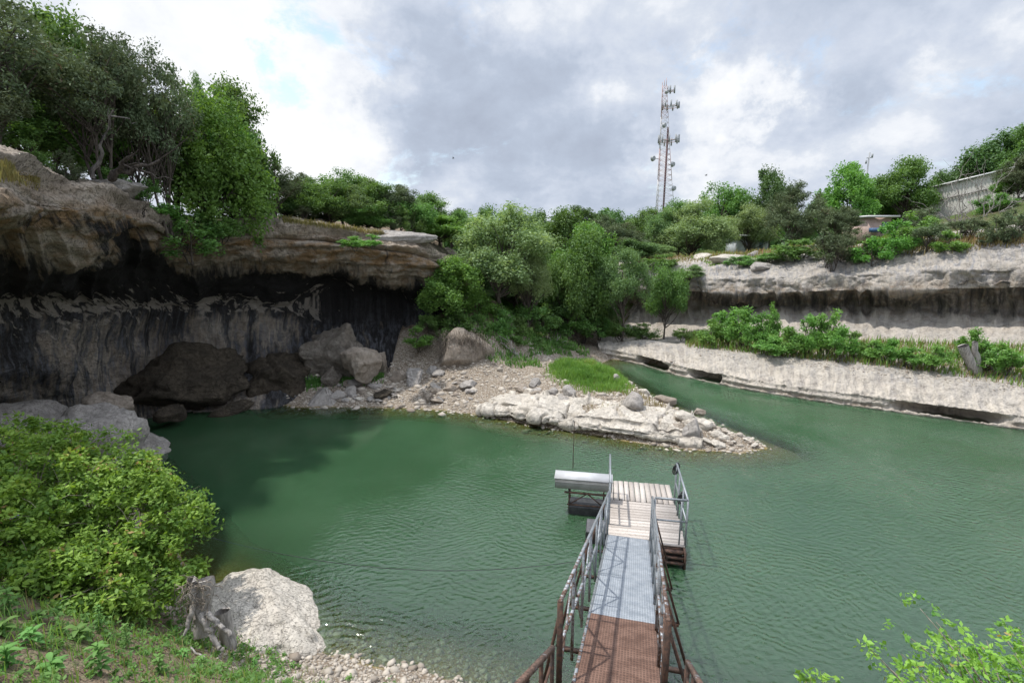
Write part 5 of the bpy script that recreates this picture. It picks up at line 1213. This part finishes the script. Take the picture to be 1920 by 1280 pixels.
dead_branch('leaning_trunk', (175, 332), [(210, 205)], 'tall grey bare trunk leaning right among the junipers', .075, 15.8, mat=M_dgrey, cat='bare trunk', twigs=2)
dead_branch('leaning_trunk', (208, 332), [(298, 300), (262, 290)], 'thick dark trunk leaning almost flat under the bright tree', .11, 16.5, mat=M_bark, cat='leaning trunk', twigs=3)
# dry roots draped over the tan boulder
mb = MB()
for i in range(230):
    px = r.uniform(822, 912); s_ = at(px, r.uniform(618, 655), 25.3 - 1.0 + ((px - 866) / 60) ** 2 * .5); e_ = s_ + np.array([r.normal() * .3, r.uniform(-.35, .1), -r.uniform(.4, 1.5)])
    limb(mb, s_, e_, .010, .004, r, .25, 8, 4)
o = mb.build('hanging_roots', M_root); tag(o, 'curtain of dry tan roots hanging over the tan boulder', 'roots')
# ------------------------------------------------------------------ dock and gangway
def mk_metal():
    m, nt, p, o = newmat('galvanised_and_rusty_steel'); pos = pos_n(nt); sx = N(nt, 'ShaderNodeSeparateXYZ'); L(nt, pos, sx.inputs[0])
    n = noise_n(nt, pos, 9, 7, .7); k = math_n(nt, 'ADD', mapr(nt, sx.outputs[1], 3.5, 10.0, .16, -.22, False), n)
    f = mapr(nt, k, .50, .60); n2 = noise_n(nt, pos, 40, 5, .6)
    rust = mixc(nt, mapr(nt, n2, .35, .65), (.055, .034, .027), (.17, .105, .078)); zinc = mixc(nt, mapr(nt, n2, .35, .65), (.22, .245, .275), (.36, .385, .41))
    L(nt, mixc(nt, f, zinc, rust), p.inputs['Base Color']); L(nt, mapr(nt, f, 0, 1, .5, .9), p.inputs['Roughness']); L(nt, mapr(nt, f, 0, 1, .45, .0), p.inputs['Metallic'])
    L(nt, bump_n(nt, n2, .5, .004), p.inputs['Normal']); return m
M_steel = mk_metal()
M_rustd = simple_mat('dark_rusty_steel', (.04, .030, .027), .85, .1, (.12, .065, .045), 14, .004)
def mk_grate(name, c1, c2, hole, metal):
    m, nt, p, o = newmat(name); tcn = N(nt, 'ShaderNodeTexCoord').outputs['Object']; pos = pos_n(nt)
    n = noise_n(nt, pos, 5, 7, .7); sx = N(nt, 'ShaderNodeSeparateXYZ'); L(nt, tcn, sx.inputs[0])
    a = math_n(nt, 'ABSOLUTE', math_n(nt, 'SINE', math_n(nt, 'MULTIPLY', sx.outputs[0], 3.1416 / .036)))
    b_ = math_n(nt, 'ABSOLUTE', math_n(nt, 'SINE', math_n(nt, 'MULTIPLY', sx.outputs[1], 3.1416 / .052)))
    g = math_n(nt, 'MULTIPLY', mapr(nt, a, .35, .75), mapr(nt, b_, .30, .6)); col = mixc(nt, mapr(nt, n, .35, .65), c1, c2)
    L(nt, mixc(nt, math_n(nt, 'MULTIPLY', g, .55), col, hole), p.inputs['Base Color']); p.inputs['Roughness'].default_value = .55 if metal else .95; p.inputs['Metallic'].default_value = metal
    L(nt, bump_n(nt, math_n(nt, 'SUBTRACT', 1.0, g), .7, .006), p.inputs['Normal']); return m
M_gz = mk_grate('galvanised_grating', (.27, .305, .35), (.40, .435, .48), (.13, .15, .18), .1)
M_gr = mk_grate('rusty_grating', (.12, .065, .047), (.22, .13, .098), (.05, .03, .024), 0)
gA = np.array([2.66, 10.60, .435]); gdir = np.array([-.256, -1., 0]); gdir /= np.linalg.norm(gdir)   # from the dock towards the bank
glat = np.array([gdir[1], -gdir[0], 0]) * -1.0   # to the photo's right
if glat[0] < 0: glat = -glat
SL = .325
def gp_(s, l, z=0.0): return gA + gdir * s + glat * l + np.array([0, 0, s * SL + z])
Lg = 6.55; HW = .445
gw = empty('gangway', tuple(gA)); tag(gw, 'sloping steel gangway, blue-grey near the dock and rusty brown near the shore', 'gangway')
rot = math.atan2(-gdir[0], gdir[1]); 
M3 = np.stack([glat, (gp_(1, 0) - gp_(0, 0)) / np.linalg.norm(gp_(1, 0) - gp_(0, 0)), np.cross(glat, (gp_(1, 0) - gp_(0, 0)) / np.linalg.norm(gp_(1, 0) - gp_(0, 0)))], 1)
def grating(s0, s1, mat):
    ln = (s1 - s0) * math.hypot(1, SL); nx = 24; ny = int(ln / .04); X = np.linspace(-HW, HW, nx); Y = np.linspace(-ln / 2, ln / 2, ny); GXx, GYy = np.meshgrid(X, Y)
    Z = .012 * fbm(np.stack([GXx, GYy, GXx * 0], -1), 2.0, 3, int(s0) + 5) - .006 * (np.cos(GYy * 2 * np.pi / .62) ** 4)
    o = np_mesh('deck_grating', np.stack([GXx, GYy, Z], -1).reshape(-1, 3), grid_faces(ny, nx), mat, True, None, gw)
    M4 = Matrix([list(row) + [0] for row in M3] + [[0, 0, 0, 1]]); c = gp_((s0 + s1) / 2, 0) - gA
    if M4.determinant() < 0:
        M4 = M4 @ Matrix.Diagonal((1, -1, 1, 1))
    M4.translation = Vector(c); o.matrix_local = M4
    sol = o.modifiers.new('thickness', 'SOLIDIFY'); sol.thickness = .02
    return o
o = grating(.02, 4.47, M_gz); o['label'] = 'blue-grey galvanised grating'
o = grating(4.475, Lg + 1.9, M_gr); o['label'] = 'rusty brown grating'
for sd_ in (-1, 1):
    mb = MB(); mb.beam(gp_(0, sd_ * (HW + .02), -.03) - gA, gp_(Lg + 1.9, sd_ * (HW + .02), -.03) - gA, .035, .10); mb.build('stringer', M_steel, gw)
for s in np.arange(.5, Lg + 1.5, .9):
    mb = MB(); mb.beam(gp_(s, -HW, -.06) - gA, gp_(s, HW, -.06) - gA, .04, .05); mb.build('cross_beam', M_rustd, gw)
RH = 1.08
def ro(s, sd=None): return HW + .03 + (.11 if sd_ < 0 else -.05) * s / Lg
for sd_ in (-1, 1):
    mb = MB(); mb.beam(gp_(0, sd_ * ro(0), RH) - gA, gp_(Lg, sd_ * ro(Lg), RH) - gA, .034, .034); mb.build('top_rail', M_steel, gw)
    mb = MB(); mb.beam(gp_(0, sd_ * ro(0), RH * .52) - gA, gp_(Lg, sd_ * ro(Lg), RH * .52) - gA, .032, .032); mb.build('mid_rail', M_steel, gw)
    ss = np.linspace(0.03, Lg - .02, 8)
    for i, s in enumerate(ss):
        mb = MB(); w_ = .055 if i == 7 else .034; mb.beam(gp_(s, sd_ * (ro(s)), -.12) - gA, gp_(s, sd_ * ro(s), RH) - gA, w_, w_); mb.build('post', M_rustd if i == 7 else M_steel, gw)
        if i < 7:
            mb = MB(); s1_ = ss[i + 1]; a, b_ = (0.0, RH * .97) if i % 2 else (RH * .97, 0.0); mb.beam(gp_(s, sd_ * (ro(s) + .012), a) - gA, gp_(s1_, sd_ * (ro(s1_) + .012), b_) - gA, .022, .022); mb.build('diagonal_brace', M_steel, gw)
    for s in (1.15, 2.75, 4.15, 5.45, 6.5):
        e_ = HW + .33
        mb = MB(); mb.beam(gp_(s, sd_ * HW, -.07) - gA, gp_(s, sd_ * e_, -.07) - gA, .045, .045); mb.build('outrigger', M_rustd, gw)
        mb = MB(); mb.beam(gp_(s, sd_ * e_, -.06) - gA, gp_(s - .05, sd_ * ro(s), RH * .93) - gA, .028, .028); mb.build('outer_brace', M_rustd, gw)
# shore ramp rails
sr = empty('shore_railing', tuple(gp_(Lg + .3, 0))); tag(sr, 'rusty handrails of the landing at the shore end of the gangway', 'railing')
org = gp_(Lg + .3, 0)
for (a, b_, nm) in [(at(1037, 1213, 3.95), at(955, 1300, 2.9), 'hand_rail'), (at(1289, 1240, 3.85), at(1335, 1320, 3.0), 'hand_rail')]:
    mb = MB(); mb.beam(a - org, b_ - org, .038, .038); mb.build(nm, M_steel, sr)
    for k in (0.02, .33, .66, 1):
        q = a + (b_ - a) * k; mb = MB(); mb.beam(q - org, q - org - [0, 0, 1.0], .035, .035); mb.build('post', M_rustd, sr)
    mb = MB(); mb.beam(a - org + [0, 0, -.12], b_ - org + [0, 0, -.85], .02, .02); mb.build('diagonal_brace', M_rustd, sr)
# dock platform
M_plank = None
def mk_plank():
    m, nt, p, o = newmat('weathered_planks'); tcn = N(nt, 'ShaderNodeTexCoord').outputs['Object']; gi = N(nt, 'ShaderNodeNewGeometry').outputs['Random Per Island']
    n = noise_n(nt, mapping(nt, tcn, (6, 6, 6)), 5, 7, .7); st = noise_n(nt, mapping(nt, tcn, (2, 40, 2)), 2, 5, .6)
    c = mixc(nt, gi, (.40, .36, .33), (.60, .55, .51)); c = mixc(nt, mapr(nt, n, .5, .72, 0, .7), c, (.19, .15, .125)); c = mixc(nt, mapr(nt, st, .5, .7, 0, .35), c, (.22, .19, .165))
    L(nt, c, p.inputs['Base Color']); p.inputs['Roughness'].default_value = .9; L(nt, bump_n(nt, n, .5, .006), p.inputs['Normal']); return m
M_plank = mk_plank()
M_black = simple_mat('black_plastic_float', (.018, .019, .022), .55, 0, (.045, .047, .05), 6, .003)
M_ftop = simple_mat('grey_float_top', (.07, .072, .08), .7, 0, (.12, .12, .13), 5)  # lighter grey for the upward face of the float
M_alu = simple_mat('dull_aluminium', (.25, .26, .25), .8, 0, (.32, .33, .32), 3)
M_alu2 = simple_mat('bright_aluminium', (.42, .43, .45), .8, 0, (.50, .51, .53), 3)
dk_ang = -math.atan2(.54, 2.95)
dk_o = np.array([2.20, 10.58, 0.0]); dk = empty('floating_dock', tuple(dk_o), dk_ang); tag(dk, 'small floating dock decked with weathered grey planks', 'dock')
DW, DL, DZ = 1.68, 2.95, .42
def lbx(c, s): mb = MB(); mb.box(c, s); return mb
mb = MB(); split = 1.85; n = 14
for i in range(n):
    y = (i + .5) * split / n; mb.box((DW / 2 + rng.normal() * .012, y, DZ - .018 + rng.normal() * .002), (DW + .02, split / n - rng.uniform(.010, .022), .036), np.array(Matrix.Rotation(rng.normal() * .004, 3, 'Z')))
o = mb.build('crosswise_planks', M_plank, dk)
mb = MB(); n = 12
for i in range(n):
    x = (i + .5) * DW / n; mb.box((x, split + .02 + (DL - split) / 2 + rng.normal() * .01, DZ - .012 + rng.normal() * .003), (DW / n - rng.uniform(.012, .024), DL - split - .02, .036), np.array(Matrix.Rotation(rng.normal() * .004, 3, 'Z')))
mb.build('lengthwise_planks', M_plank, dk)
mb = MB()
for x in (.03, DW - .03): mb.box((x, DL / 2, DZ - .10), (.05, DL - .04, .12))
for y in (.03, split, DL - .03): mb.box((DW / 2, y, DZ - .11), (DW - .14, .05, .11))
mb.build('frame', M_rustd, dk)
mb = MB()
for z in (.33, .22, .11): mb.box((1.33, -.10 - (.33 - z) * .3, z), (.62, .10, .045))
mb.box((1.0, -.12, .2), (.04, .2, .4)); mb.box((1.66, -.12, .2), (.04, .2, .4))
mb.build('steps', M_rustd, dk)
def float_box(nm, c, s, label=None, tp=M_black):
    bm = bmesh.new(); bmesh.ops.create_cube(bm, size=1.0); 
    for v in bm.verts: v.co = Vector((v.co.x * s[0], v.co.y * s[1], v.co.z * s[2]))
    bmesh.ops.bevel(bm, geom=bm.edges[:], offset=.035, segments=3, affect='EDGES', profile=.6)
    me = bpy.data.meshes.new(nm); bm.to_mesh(me); bm.free(); me.materials.append(M_black); me.materials.append(tp)
    for p in me.polygons:
        if p.normal.z > .9: p.material_index = 1
    o = bpy.data.objects.new(nm, me); COL.objects.link(o); o.parent = dk; o.location = c
    if label: o['label'] = label
    return o
for y in (.35, 1.3, 2.4):
    float_box('float', (DW - .35, y, .08), (.62, .66, .42))
    float_box('float', (.40, y + .0, .08), (.62, .66, .42))
float_box('float', (-.22, .72, .10), (.62, .62, .40), 'black float with a grey flat top, sticking out beside the gangway', M_ftop)
# outboard frame carrying the metal box
float_box('float', (-.55, 1.95, .06), (.95, .55, .32))
mb = MB()
for (x, y) in ((-1.02, 1.72), (-1.02, 2.15), (-.12, 1.72), (-.12, 2.15)): mb.box((x, y, .35), (.035, .035, .55))
mb.box((-.57, 1.70, .60), (1.15, .04, .04)); mb.box((-.57, 2.17, .60), (1.15, .04, .04)); mb.box((-.57, 1.70, .26), (1.0, .03, .03)); mb.box((-1.03, 1.93, .60), (.04, .44, .04))
mb.beam((-1.02, 1.70, .26), (-.55, 1.70, .6), .025); mb.beam((-.55, 1.70, .6), (-.12, 1.70, .26), .025)
mb.build('side_frame', M_rustd, dk)
# rails of the dock
rails = [((0.02, 1.0, 0), (0.02, 2.55, 0))]
def drail(nm, a, b_, w=.04): mb = MB(); mb.beam(a, b_, w, w); return mb.build(nm, M_steel, dk)
zt = DZ + 1.08; zm = DZ + .56
drail('top_rail', (.01, .62, zt), (.01, 2.25, zt)); drail('mid_rail', (.01, .62, zm), (.01, 2.25, zm), .03)
for y in (.64, 1.45, 2.23): drail('post', (.01, y, .25), (.01, y, zt))
xr = DW - .0; drail('top_rail', (.98, .06, zt), (xr, .06, zt)); drail('mid_rail', (.98, .06, zm), (xr, .06, zm), .03)
drail('top_rail', (xr, .04, zt), (xr, 2.0, zt)); drail('mid_rail', (xr, .04, zm), (xr, 2.0, zm), .03)
for y in (.06, .70, 1.35, 1.98): drail('post', (xr, y, .15), (xr, y, zt))
drail('post', (.98, .06, .25), (.98, .06, zt)); drail('post', (xr - .13, .06, .2), (xr - .13, .06, zt), .03)
# metal box beside dock (top-level, stands on side frame)
bx = empty('metal_box', (0, 0, 0)); R3 = Matrix.Rotation(dk_ang, 3, 'Z')
c_ = np.array(R3 @ Vector((-.60, 1.93, .64))) + dk_o; bx.location = c_; bx.rotation_euler = (0, 0, dk_ang); tag(bx, 'long dull silver metal box with a ribbed sloping top beside the dock', 'metal box')
prof = [(-.12, 0), (-.22, .07), (-.26, .42), (.02, .48), (.02, 0)]
bx.scale = (1, 1, .86)
def extrude(prof, x0, x1, mb):
    n = len(prof); v = [(x0, a, b_) for a, b_ in prof] + [(x1, a, b_) for a, b_ in prof]
    f = [[i, (i + 1) % n, n + (i + 1) % n, n + i] for i in range(n)]; mb.add(v, f)
    for s in (0, n):
        for i in range(1, n - 1): mb.add([v[s], v[s + i], v[s + i + 1], v[s + i + 1]], [[0, 1, 2, 3]])
mb = MB(); extrude(prof, -.78, .66, mb); o = mb.build('body', M_alu, bx)
mb = MB(); mb.box((-.06, -.12, .462), (1.50, .32, .022), np.array(Matrix.Rotation(R(12), 3, 'X'))); mb.box((-.06, -.282, .41), (1.50, .014, .05)); mb.build('lid', M_alu2, bx)
mb = MB()
for z in (.30, .35): mb.box((-.06, -.262, z), (1.44, .016, .014))
mb.build('rib', M_alu2, bx)
mb = MB()
for x in (-.79, .67): mb.box((x, -.11, .26), (.016, .27, .38))
mb.build('end_cap', M_alu, bx)
# thin pole
mb = MB(); mb.tube(np.array([[0, 0, -1.0], [0, 0, .5], [.01, 0, 1.55]]), [.014, .012, .010], 6); o = mb.build('pole', M_rustd); q = at(1074, 890, 15.2); o.location = (q[0], q[1], 0.0); tag(o, 'thin dark pole standing in the water behind the metal box', 'pole')
# mooring loops / black lines on the far right post
for (y, z_, lb) in ((1.96, zt, 'black strap looped over the far end of the dock rail'), (.9, zt - .25, 'black rope hank hanging on the right dock rail')):
    mb = MB(); k = np.linspace(0, 2 * np.pi, 14)
    for j in range(3): mb.tube(np.stack([.05 * np.cos(k) - .03 * j + .02, .03 * np.sin(k + j), -.10 + .13 * np.sin(k) - .03 * j], 1), .016, 5)
    o = mb.build('rope_hank', M_black); q = np.array(R3 @ Vector((xr, y, z_))) + dk_o; o.location = q; o.rotation_euler = (0, 0, dk_ang); tag(o, lb, 'rope')
# cable from bramble to dock
a = at(380, 1003, 8.7); b_ = onz(1078, 1050, .10); k = np.linspace(0, 1, 40)[:, None]
pth = a + (b_ - a) * k; pth[:, 2] = .07 + (a[2] - .07) * (1 - k[:, 0]) ** 2.2
mb = MB(); mb.tube(pth - a, .006, 6); o = mb.build('mooring_cable', M_black, None, True); o.location = a; tag(o, 'thin dark cable running from the bramble over the water to the dock', 'cable')
# ------------------------------------------------------------------ tower
M_tw = simple_mat('tower_white_paint', (.62, .60, .60), .6); M_tr = simple_mat('tower_red_paint', (.50, .34, .32), .6); M_dish = simple_mat('antenna_grey', (.34, .36, .38), .6)
TD = 120.0; tb = at(1242, 440, TD); tz0 = 7.0; ttop = at(1245, 160, TD); base_t = np.array([tb[0], TD, tz0]); Ht = ttop[2] - tz0
tw = empty('radio_tower', tuple(base_t)); tag(tw, 'tall tapering red and white lattice radio tower rising behind the trees', 'tower')
def hw(z): return np.interp(z / Ht, [0, .5, 1], [3.05, 1.55, .55])
nseg = 30; zs = np.linspace(0, Ht, nseg + 1); angs = [R(100), R(220), R(340)]
def tpt(a, z): w_ = hw(z) * 1.05; return np.array([math.cos(a) * w_ + (ttop[0] - tb[0]) * z / Ht, math.sin(a) * w_, z])
for a in angs:
    for k in range(5):
        mb = MB(); z0, z1 = Ht * k / 5, Ht * (k + 1) / 5; mb.beam(tpt(a, z0), tpt(a, z1), .13 - .015 * k); mb.build('leg', (M_tr, M_tw)[k % 2], tw)
for i in range(nseg):
    mb = MB()
    for j in range(3):
        a, b_ = angs[j], angs[(j + 1) % 3]; mb.beam(tpt(a, zs[i]), tpt(b_, zs[i]), .045); mb.beam(tpt(a, zs[i]), tpt(b_, zs[i + 1]), .035); mb.beam(tpt(b_, zs[i]), tpt(a, zs[i + 1]), .035)
    mb.build('lattice_section', (M_tr, M_tw)[(i // 6) % 2], tw)
mb = MB(); mb.beam((-.2, -.2, 0), (-.1, -.2, Ht * .74), .38, .2); mb.build('cable_ladder', simple_mat('cable_run_dark', (.17, .10, .11), .8), tw)
def antennas(z, nface, rad, hgt):
    for i in range(nface):
        a = i * 2 * np.pi / nface + .3
        mb = MB(); c_ = np.array([math.cos(a) * rad + .2, math.sin(a) * rad, z + rng.normal() * .1]); mb.box(c_, (.26, .26, hgt)); mb.beam(c_, (0.2, 0, z - .4), .06); mb.build('panel_antenna', M_dish, tw)
    mb = MB(); k = np.linspace(0, 2 * np.pi, 13); mb.tube(np.stack([np.cos(k) * rad * .85 + .2, np.sin(k) * rad * .85, z - .3 + k * 0], 1), .07, 4); mb.build('antenna_ring', M_tr, tw)
def tz_(py): return at(1243, py, TD)[2] - tz0
antennas(tz_(198), 9, 1.8, 1.3); antennas(tz_(262), 9, 2.2, 1.7); antennas(tz_(168), 5, .8, 1.4)
for (px, py, s) in [(1225, 297, 1.3), (1262, 308, 1.2), (1264, 353, 1.2), (1246, 235, 1.1), (1251, 172, .9)]:
    c_ = at(px, py, TD - 1.0) - base_t; bm = bmesh.new(); bmesh.ops.create_cone(bm, cap_ends=True, segments=18, radius1=s * .5, radius2=s * .38, depth=.5, matrix=Matrix.Rotation(R(90), 4, 'X') @ Matrix.Rotation(R(35), 4, 'Y'))
    me = bpy.data.meshes.new('dish'); bm.to_mesh(me); bm.free(); me.materials.append(M_dish); o = bpy.data.objects.new('dish', me); COL.objects.link(o); o.parent = tw; o.location = c_
    mb = MB(); mb.beam((0, 0, 0), (-(c_[0]) * .45, .8, 0), .1); mb.build('bracket', M_dish, o)
mb = MB()
for x in (-.35, .1, .5): mb.beam((x + ttop[0] - tb[0], 0, Ht - .2), (x + ttop[0] - tb[0], 0, Ht + 1.0 + x), .09)
mb.build('whip_antenna', M_tr, tw)
# far small aerial
q = at(1629, 300, 90); ae = empty('aerial', (q[0], 90, 8)); tag(ae, 'small thin aerial mast above the bright tree on the right skyline', 'aerial')
H2 = at(1629, 286, 90)[2] - 8; mb = MB(); mb.beam((0, 0, 0), (0, 0, H2), .16); mb.build('mast', M_dish, ae)
mb = MB(); mb.beam((-.4, 0, H2 - .9), (.6, 0, H2 - .8), .12); mb.box((.5, 0, H2 - .5), (.2, .2, .6)); mb.box((-.4, 0, H2 - 1.5), (.2, .2, .6)); mb.build('antenna_array', M_dish, ae)
# ------------------------------------------------------------------ buildings on the right rim
def mk_corr():
    m, nt, p, o = newmat('corrugated_metal'); pos = pos_n(nt); n = noise_n(nt, mapping(nt, pos, (3, 3, .6)), 1.5, 6, .65)
    L(nt, mixc(nt, mapr(nt, n, .4, .65), (.66, .65, .61), (.50, .48, .45)), p.inputs['Base Color']); p.inputs['Roughness'].default_value = .7; return m
M_corr = mk_corr(); M_roof = simple_mat('light_metal_roof', (.60, .61, .62), .5, .2)
pa = at(1700, 392, 47.5); pb = at(1905, 340, 41.0); pa[2] = 0; pb[2] = 0
d = pb - pa; Lb = np.linalg.norm(d); ang = math.atan2(d[1], d[0]); zb = drop(pa[0], pa[1]) - .3
zt0 = at(1720, 357, 47.0)[2]; zt1 = at(1860, 326, 42.5)[2]
bn = empty('metal_barn', (pa[0], pa[1], zb), ang); tag(bn, 'long pale corrugated metal barn half hidden on the slope at the right', 'barn')
h0 = zt0 - zb - .3; h1 = zt1 - zb + .3
mb = MB(); nc = int(Lb / .11); v = []; f = []
for i in range(nc + 1):
    x = Lb * i / nc; y = .05 * (1 if i % 2 else -1); hh = h0 + (h1 - h0) * i / nc; v += [(x, y, -3), (x, y, hh)]
for i in range(nc): f.append([2 * i, 2 * i + 2, 2 * i + 3, 2 * i + 1])
mb.add(v, f); mb.build('front_wall', M_corr, bn)
mb = MB(); mb.box((.03, 3.6, h0 / 2 - 1.5), (.1, 7.0, h0 + 3)); mb.box((Lb - .03, 3.6, h1 / 2 - 1.5), (.1, 7, h1 + 3)); mb.box((Lb / 2, 7.1, h0 / 2 - 1.5), (Lb - .2, .1, h0 + 3)); mb.build('wall', M_corr, bn)
mb = MB(); e_ = .25; vv = [(-e_, -e_, h0 + .02), (Lb + e_, -e_, h1 + .02), (Lb + e_, 7.5, h1 + .7), (-e_, 7.5, h0 + .7)]; vv += [(a, b_, c_ + .12) for a, b_, c_ in vv]
mb.add(vv, [[0, 3, 2, 1], [4, 5, 6, 7], [0, 1, 5, 4], [1, 2, 6, 5], [2, 3, 7, 6], [3, 0, 4, 7]]); mb.build('roof', M_roof, bn)
mb = MB(); mb.beam((0, -.09, h0 - 1.15), (Lb, -.09, h1 - 1.15), .06, .10); mb.build('girt_line', simple_mat('seam_dark_grey', (.20, .19, .18), .8), bn)  # dark grey strip along the front wall
# cabin
def cabin(px0, px1, py0, py1, D, name, label, wall, roofc, blue=False):
    a = at(px0, py1, D); b_ = at(px1, py0, D); w_ = b_[0] - a[0]; h = b_[2] - a[2]; root = empty(name, ((a[0] + b_[0]) / 2, D, a[2])); tag(root, label, 'cabin' if blue else 'shed')
    mb = MB(); mb.box((0, 1.6, h / 2 - .5), (w_, 3.2, h + 1)); mb.build('wall', wall, root)
    mb = MB(); mb.box((0, 1.5, h + .08), (w_ + .6, 4.0, .14)); mb.build('roof', roofc, root)
    M_blue = simple_mat('blue_paint', (.06, .13, .26), .6); M_dk = simple_mat('dark_glass', (.03, .04, .05), .25)
    if blue:
        mb = MB(); mb.box((-.25 * w_, -.45, h * .22), (w_ * .5, .5, h * .26)); mb.build('blue_counter', M_blue, root)
        mb = MB(); mb.box((.22 * w_, -.04, h * .38), (w_ * .22, .06, h * .7)); mb.build('door', M_blue, root)
        mb = MB(); mb.box((.40 * w_, -.03, h * .6), (w_ * .10, .04, h * .3)); mb.build('window', M_dk, root)
    else:
        mb = MB(); mb.box((.25 * w_, -.03, h * .45), (w_ * .12, .05, h * .8)); mb.build('door', simple_mat('grey_blue_door', (.18, .24, .33), .6), root)
        mb = MB(); mb.box((-.05 * w_, -.03, h * .5), (w_ * .2, .05, h * .85)); mb.build('panel', simple_mat('shed_grey_panel', (.30, .33, .36), .7), root)
M_pink = simple_mat('pinkish_siding', (.55, .40, .36), .8, 0, (.62, .48, .43), 3); M_wht = simple_mat('white_siding', (.55, .58, .62), .7, 0, (.45, .48, .52), 3)
cabin(1625, 1672, 408, 438, 41.5, 'cabin', 'small pinkish cabin with a blue front under the round green tree', M_pink, M_roof, True)
cabin(1386, 1442, 443, 468, 50.0, 'garden_shed', 'small white shed behind the lawn under the drooping tree', M_wht, M_roof)
# rock slabs on the broken right rim
for i, (px, py, w, h, lb) in enumerate([(1318, 484, 34, 14, 'pale grey rock at the left of the broken rim'), (1368, 488, 62, 20, 'long pale rock slab in the middle of the broken rim'), (1413, 480, 30, 14, 'grey rock between the long slab and the grass'), (1480, 482, 42, 24, 'pale rock pile under the wide juniper'), (1432, 500, 56, 14, 'flat overhanging grey slab on the edge of the cliff face')]):
    p = hit(px, py); s = np.linalg.norm(p - [0, 0, CAMZ]) / F; rock('boulder', (p[0], p[1], p[2]), (w * s, w * s * .7, h * s * 1.2), 400 + i, M_grey if i in (2, 4) else M_pale, lb, rot=(0, 0, .1 * i), sub=4, flat=1.6)
rock_px(165, 262, 330, 385, 17.3, 1.8, 420, M_grey, 'flat grey boulder perched on the nose of the overhang', sub=4, flat=1.5)
rock_px(600, 795, 430, 462, 25.9, 2.0, 423, M_grey, 'long low grey rock bed capping the right end of the left clifftop', rot=.25, sub=5, flat=1.5)
# birds
for (px, py, D_) in ((850, 297, 60), (1324, 329, 60), (1692, 300, 60)):
    root = empty('bird', tuple(at(px, py, D_))); mb = MB(); mb.tube(np.array([[-.14, 0, 0], [0, 0, 0], [.12, 0, .02]]), [.02, .05, .02], 6); mb.build('body', M_black, root, True)
    mb = MB(); mb.add([(-.06, 0, 0), (.06, 0, 0), (.02, -.3, .12), (-.04, -.3, .12)], [[0, 1, 2, 3]]); mb.add([(-.06, 0, 0), (.06, 0, 0), (.02, .3, .12), (-.04, .3, .12)], [[0, 1, 2, 3]]); mb.build('wings', M_black, root)
    tag(root, {850: 'tiny dark bird in the sky above the left clifftop trees', 1324: 'tiny dark bird in the sky just right of the tower', 1692: 'tiny dark bird above the round tree by the barn'}[px], 'bird')
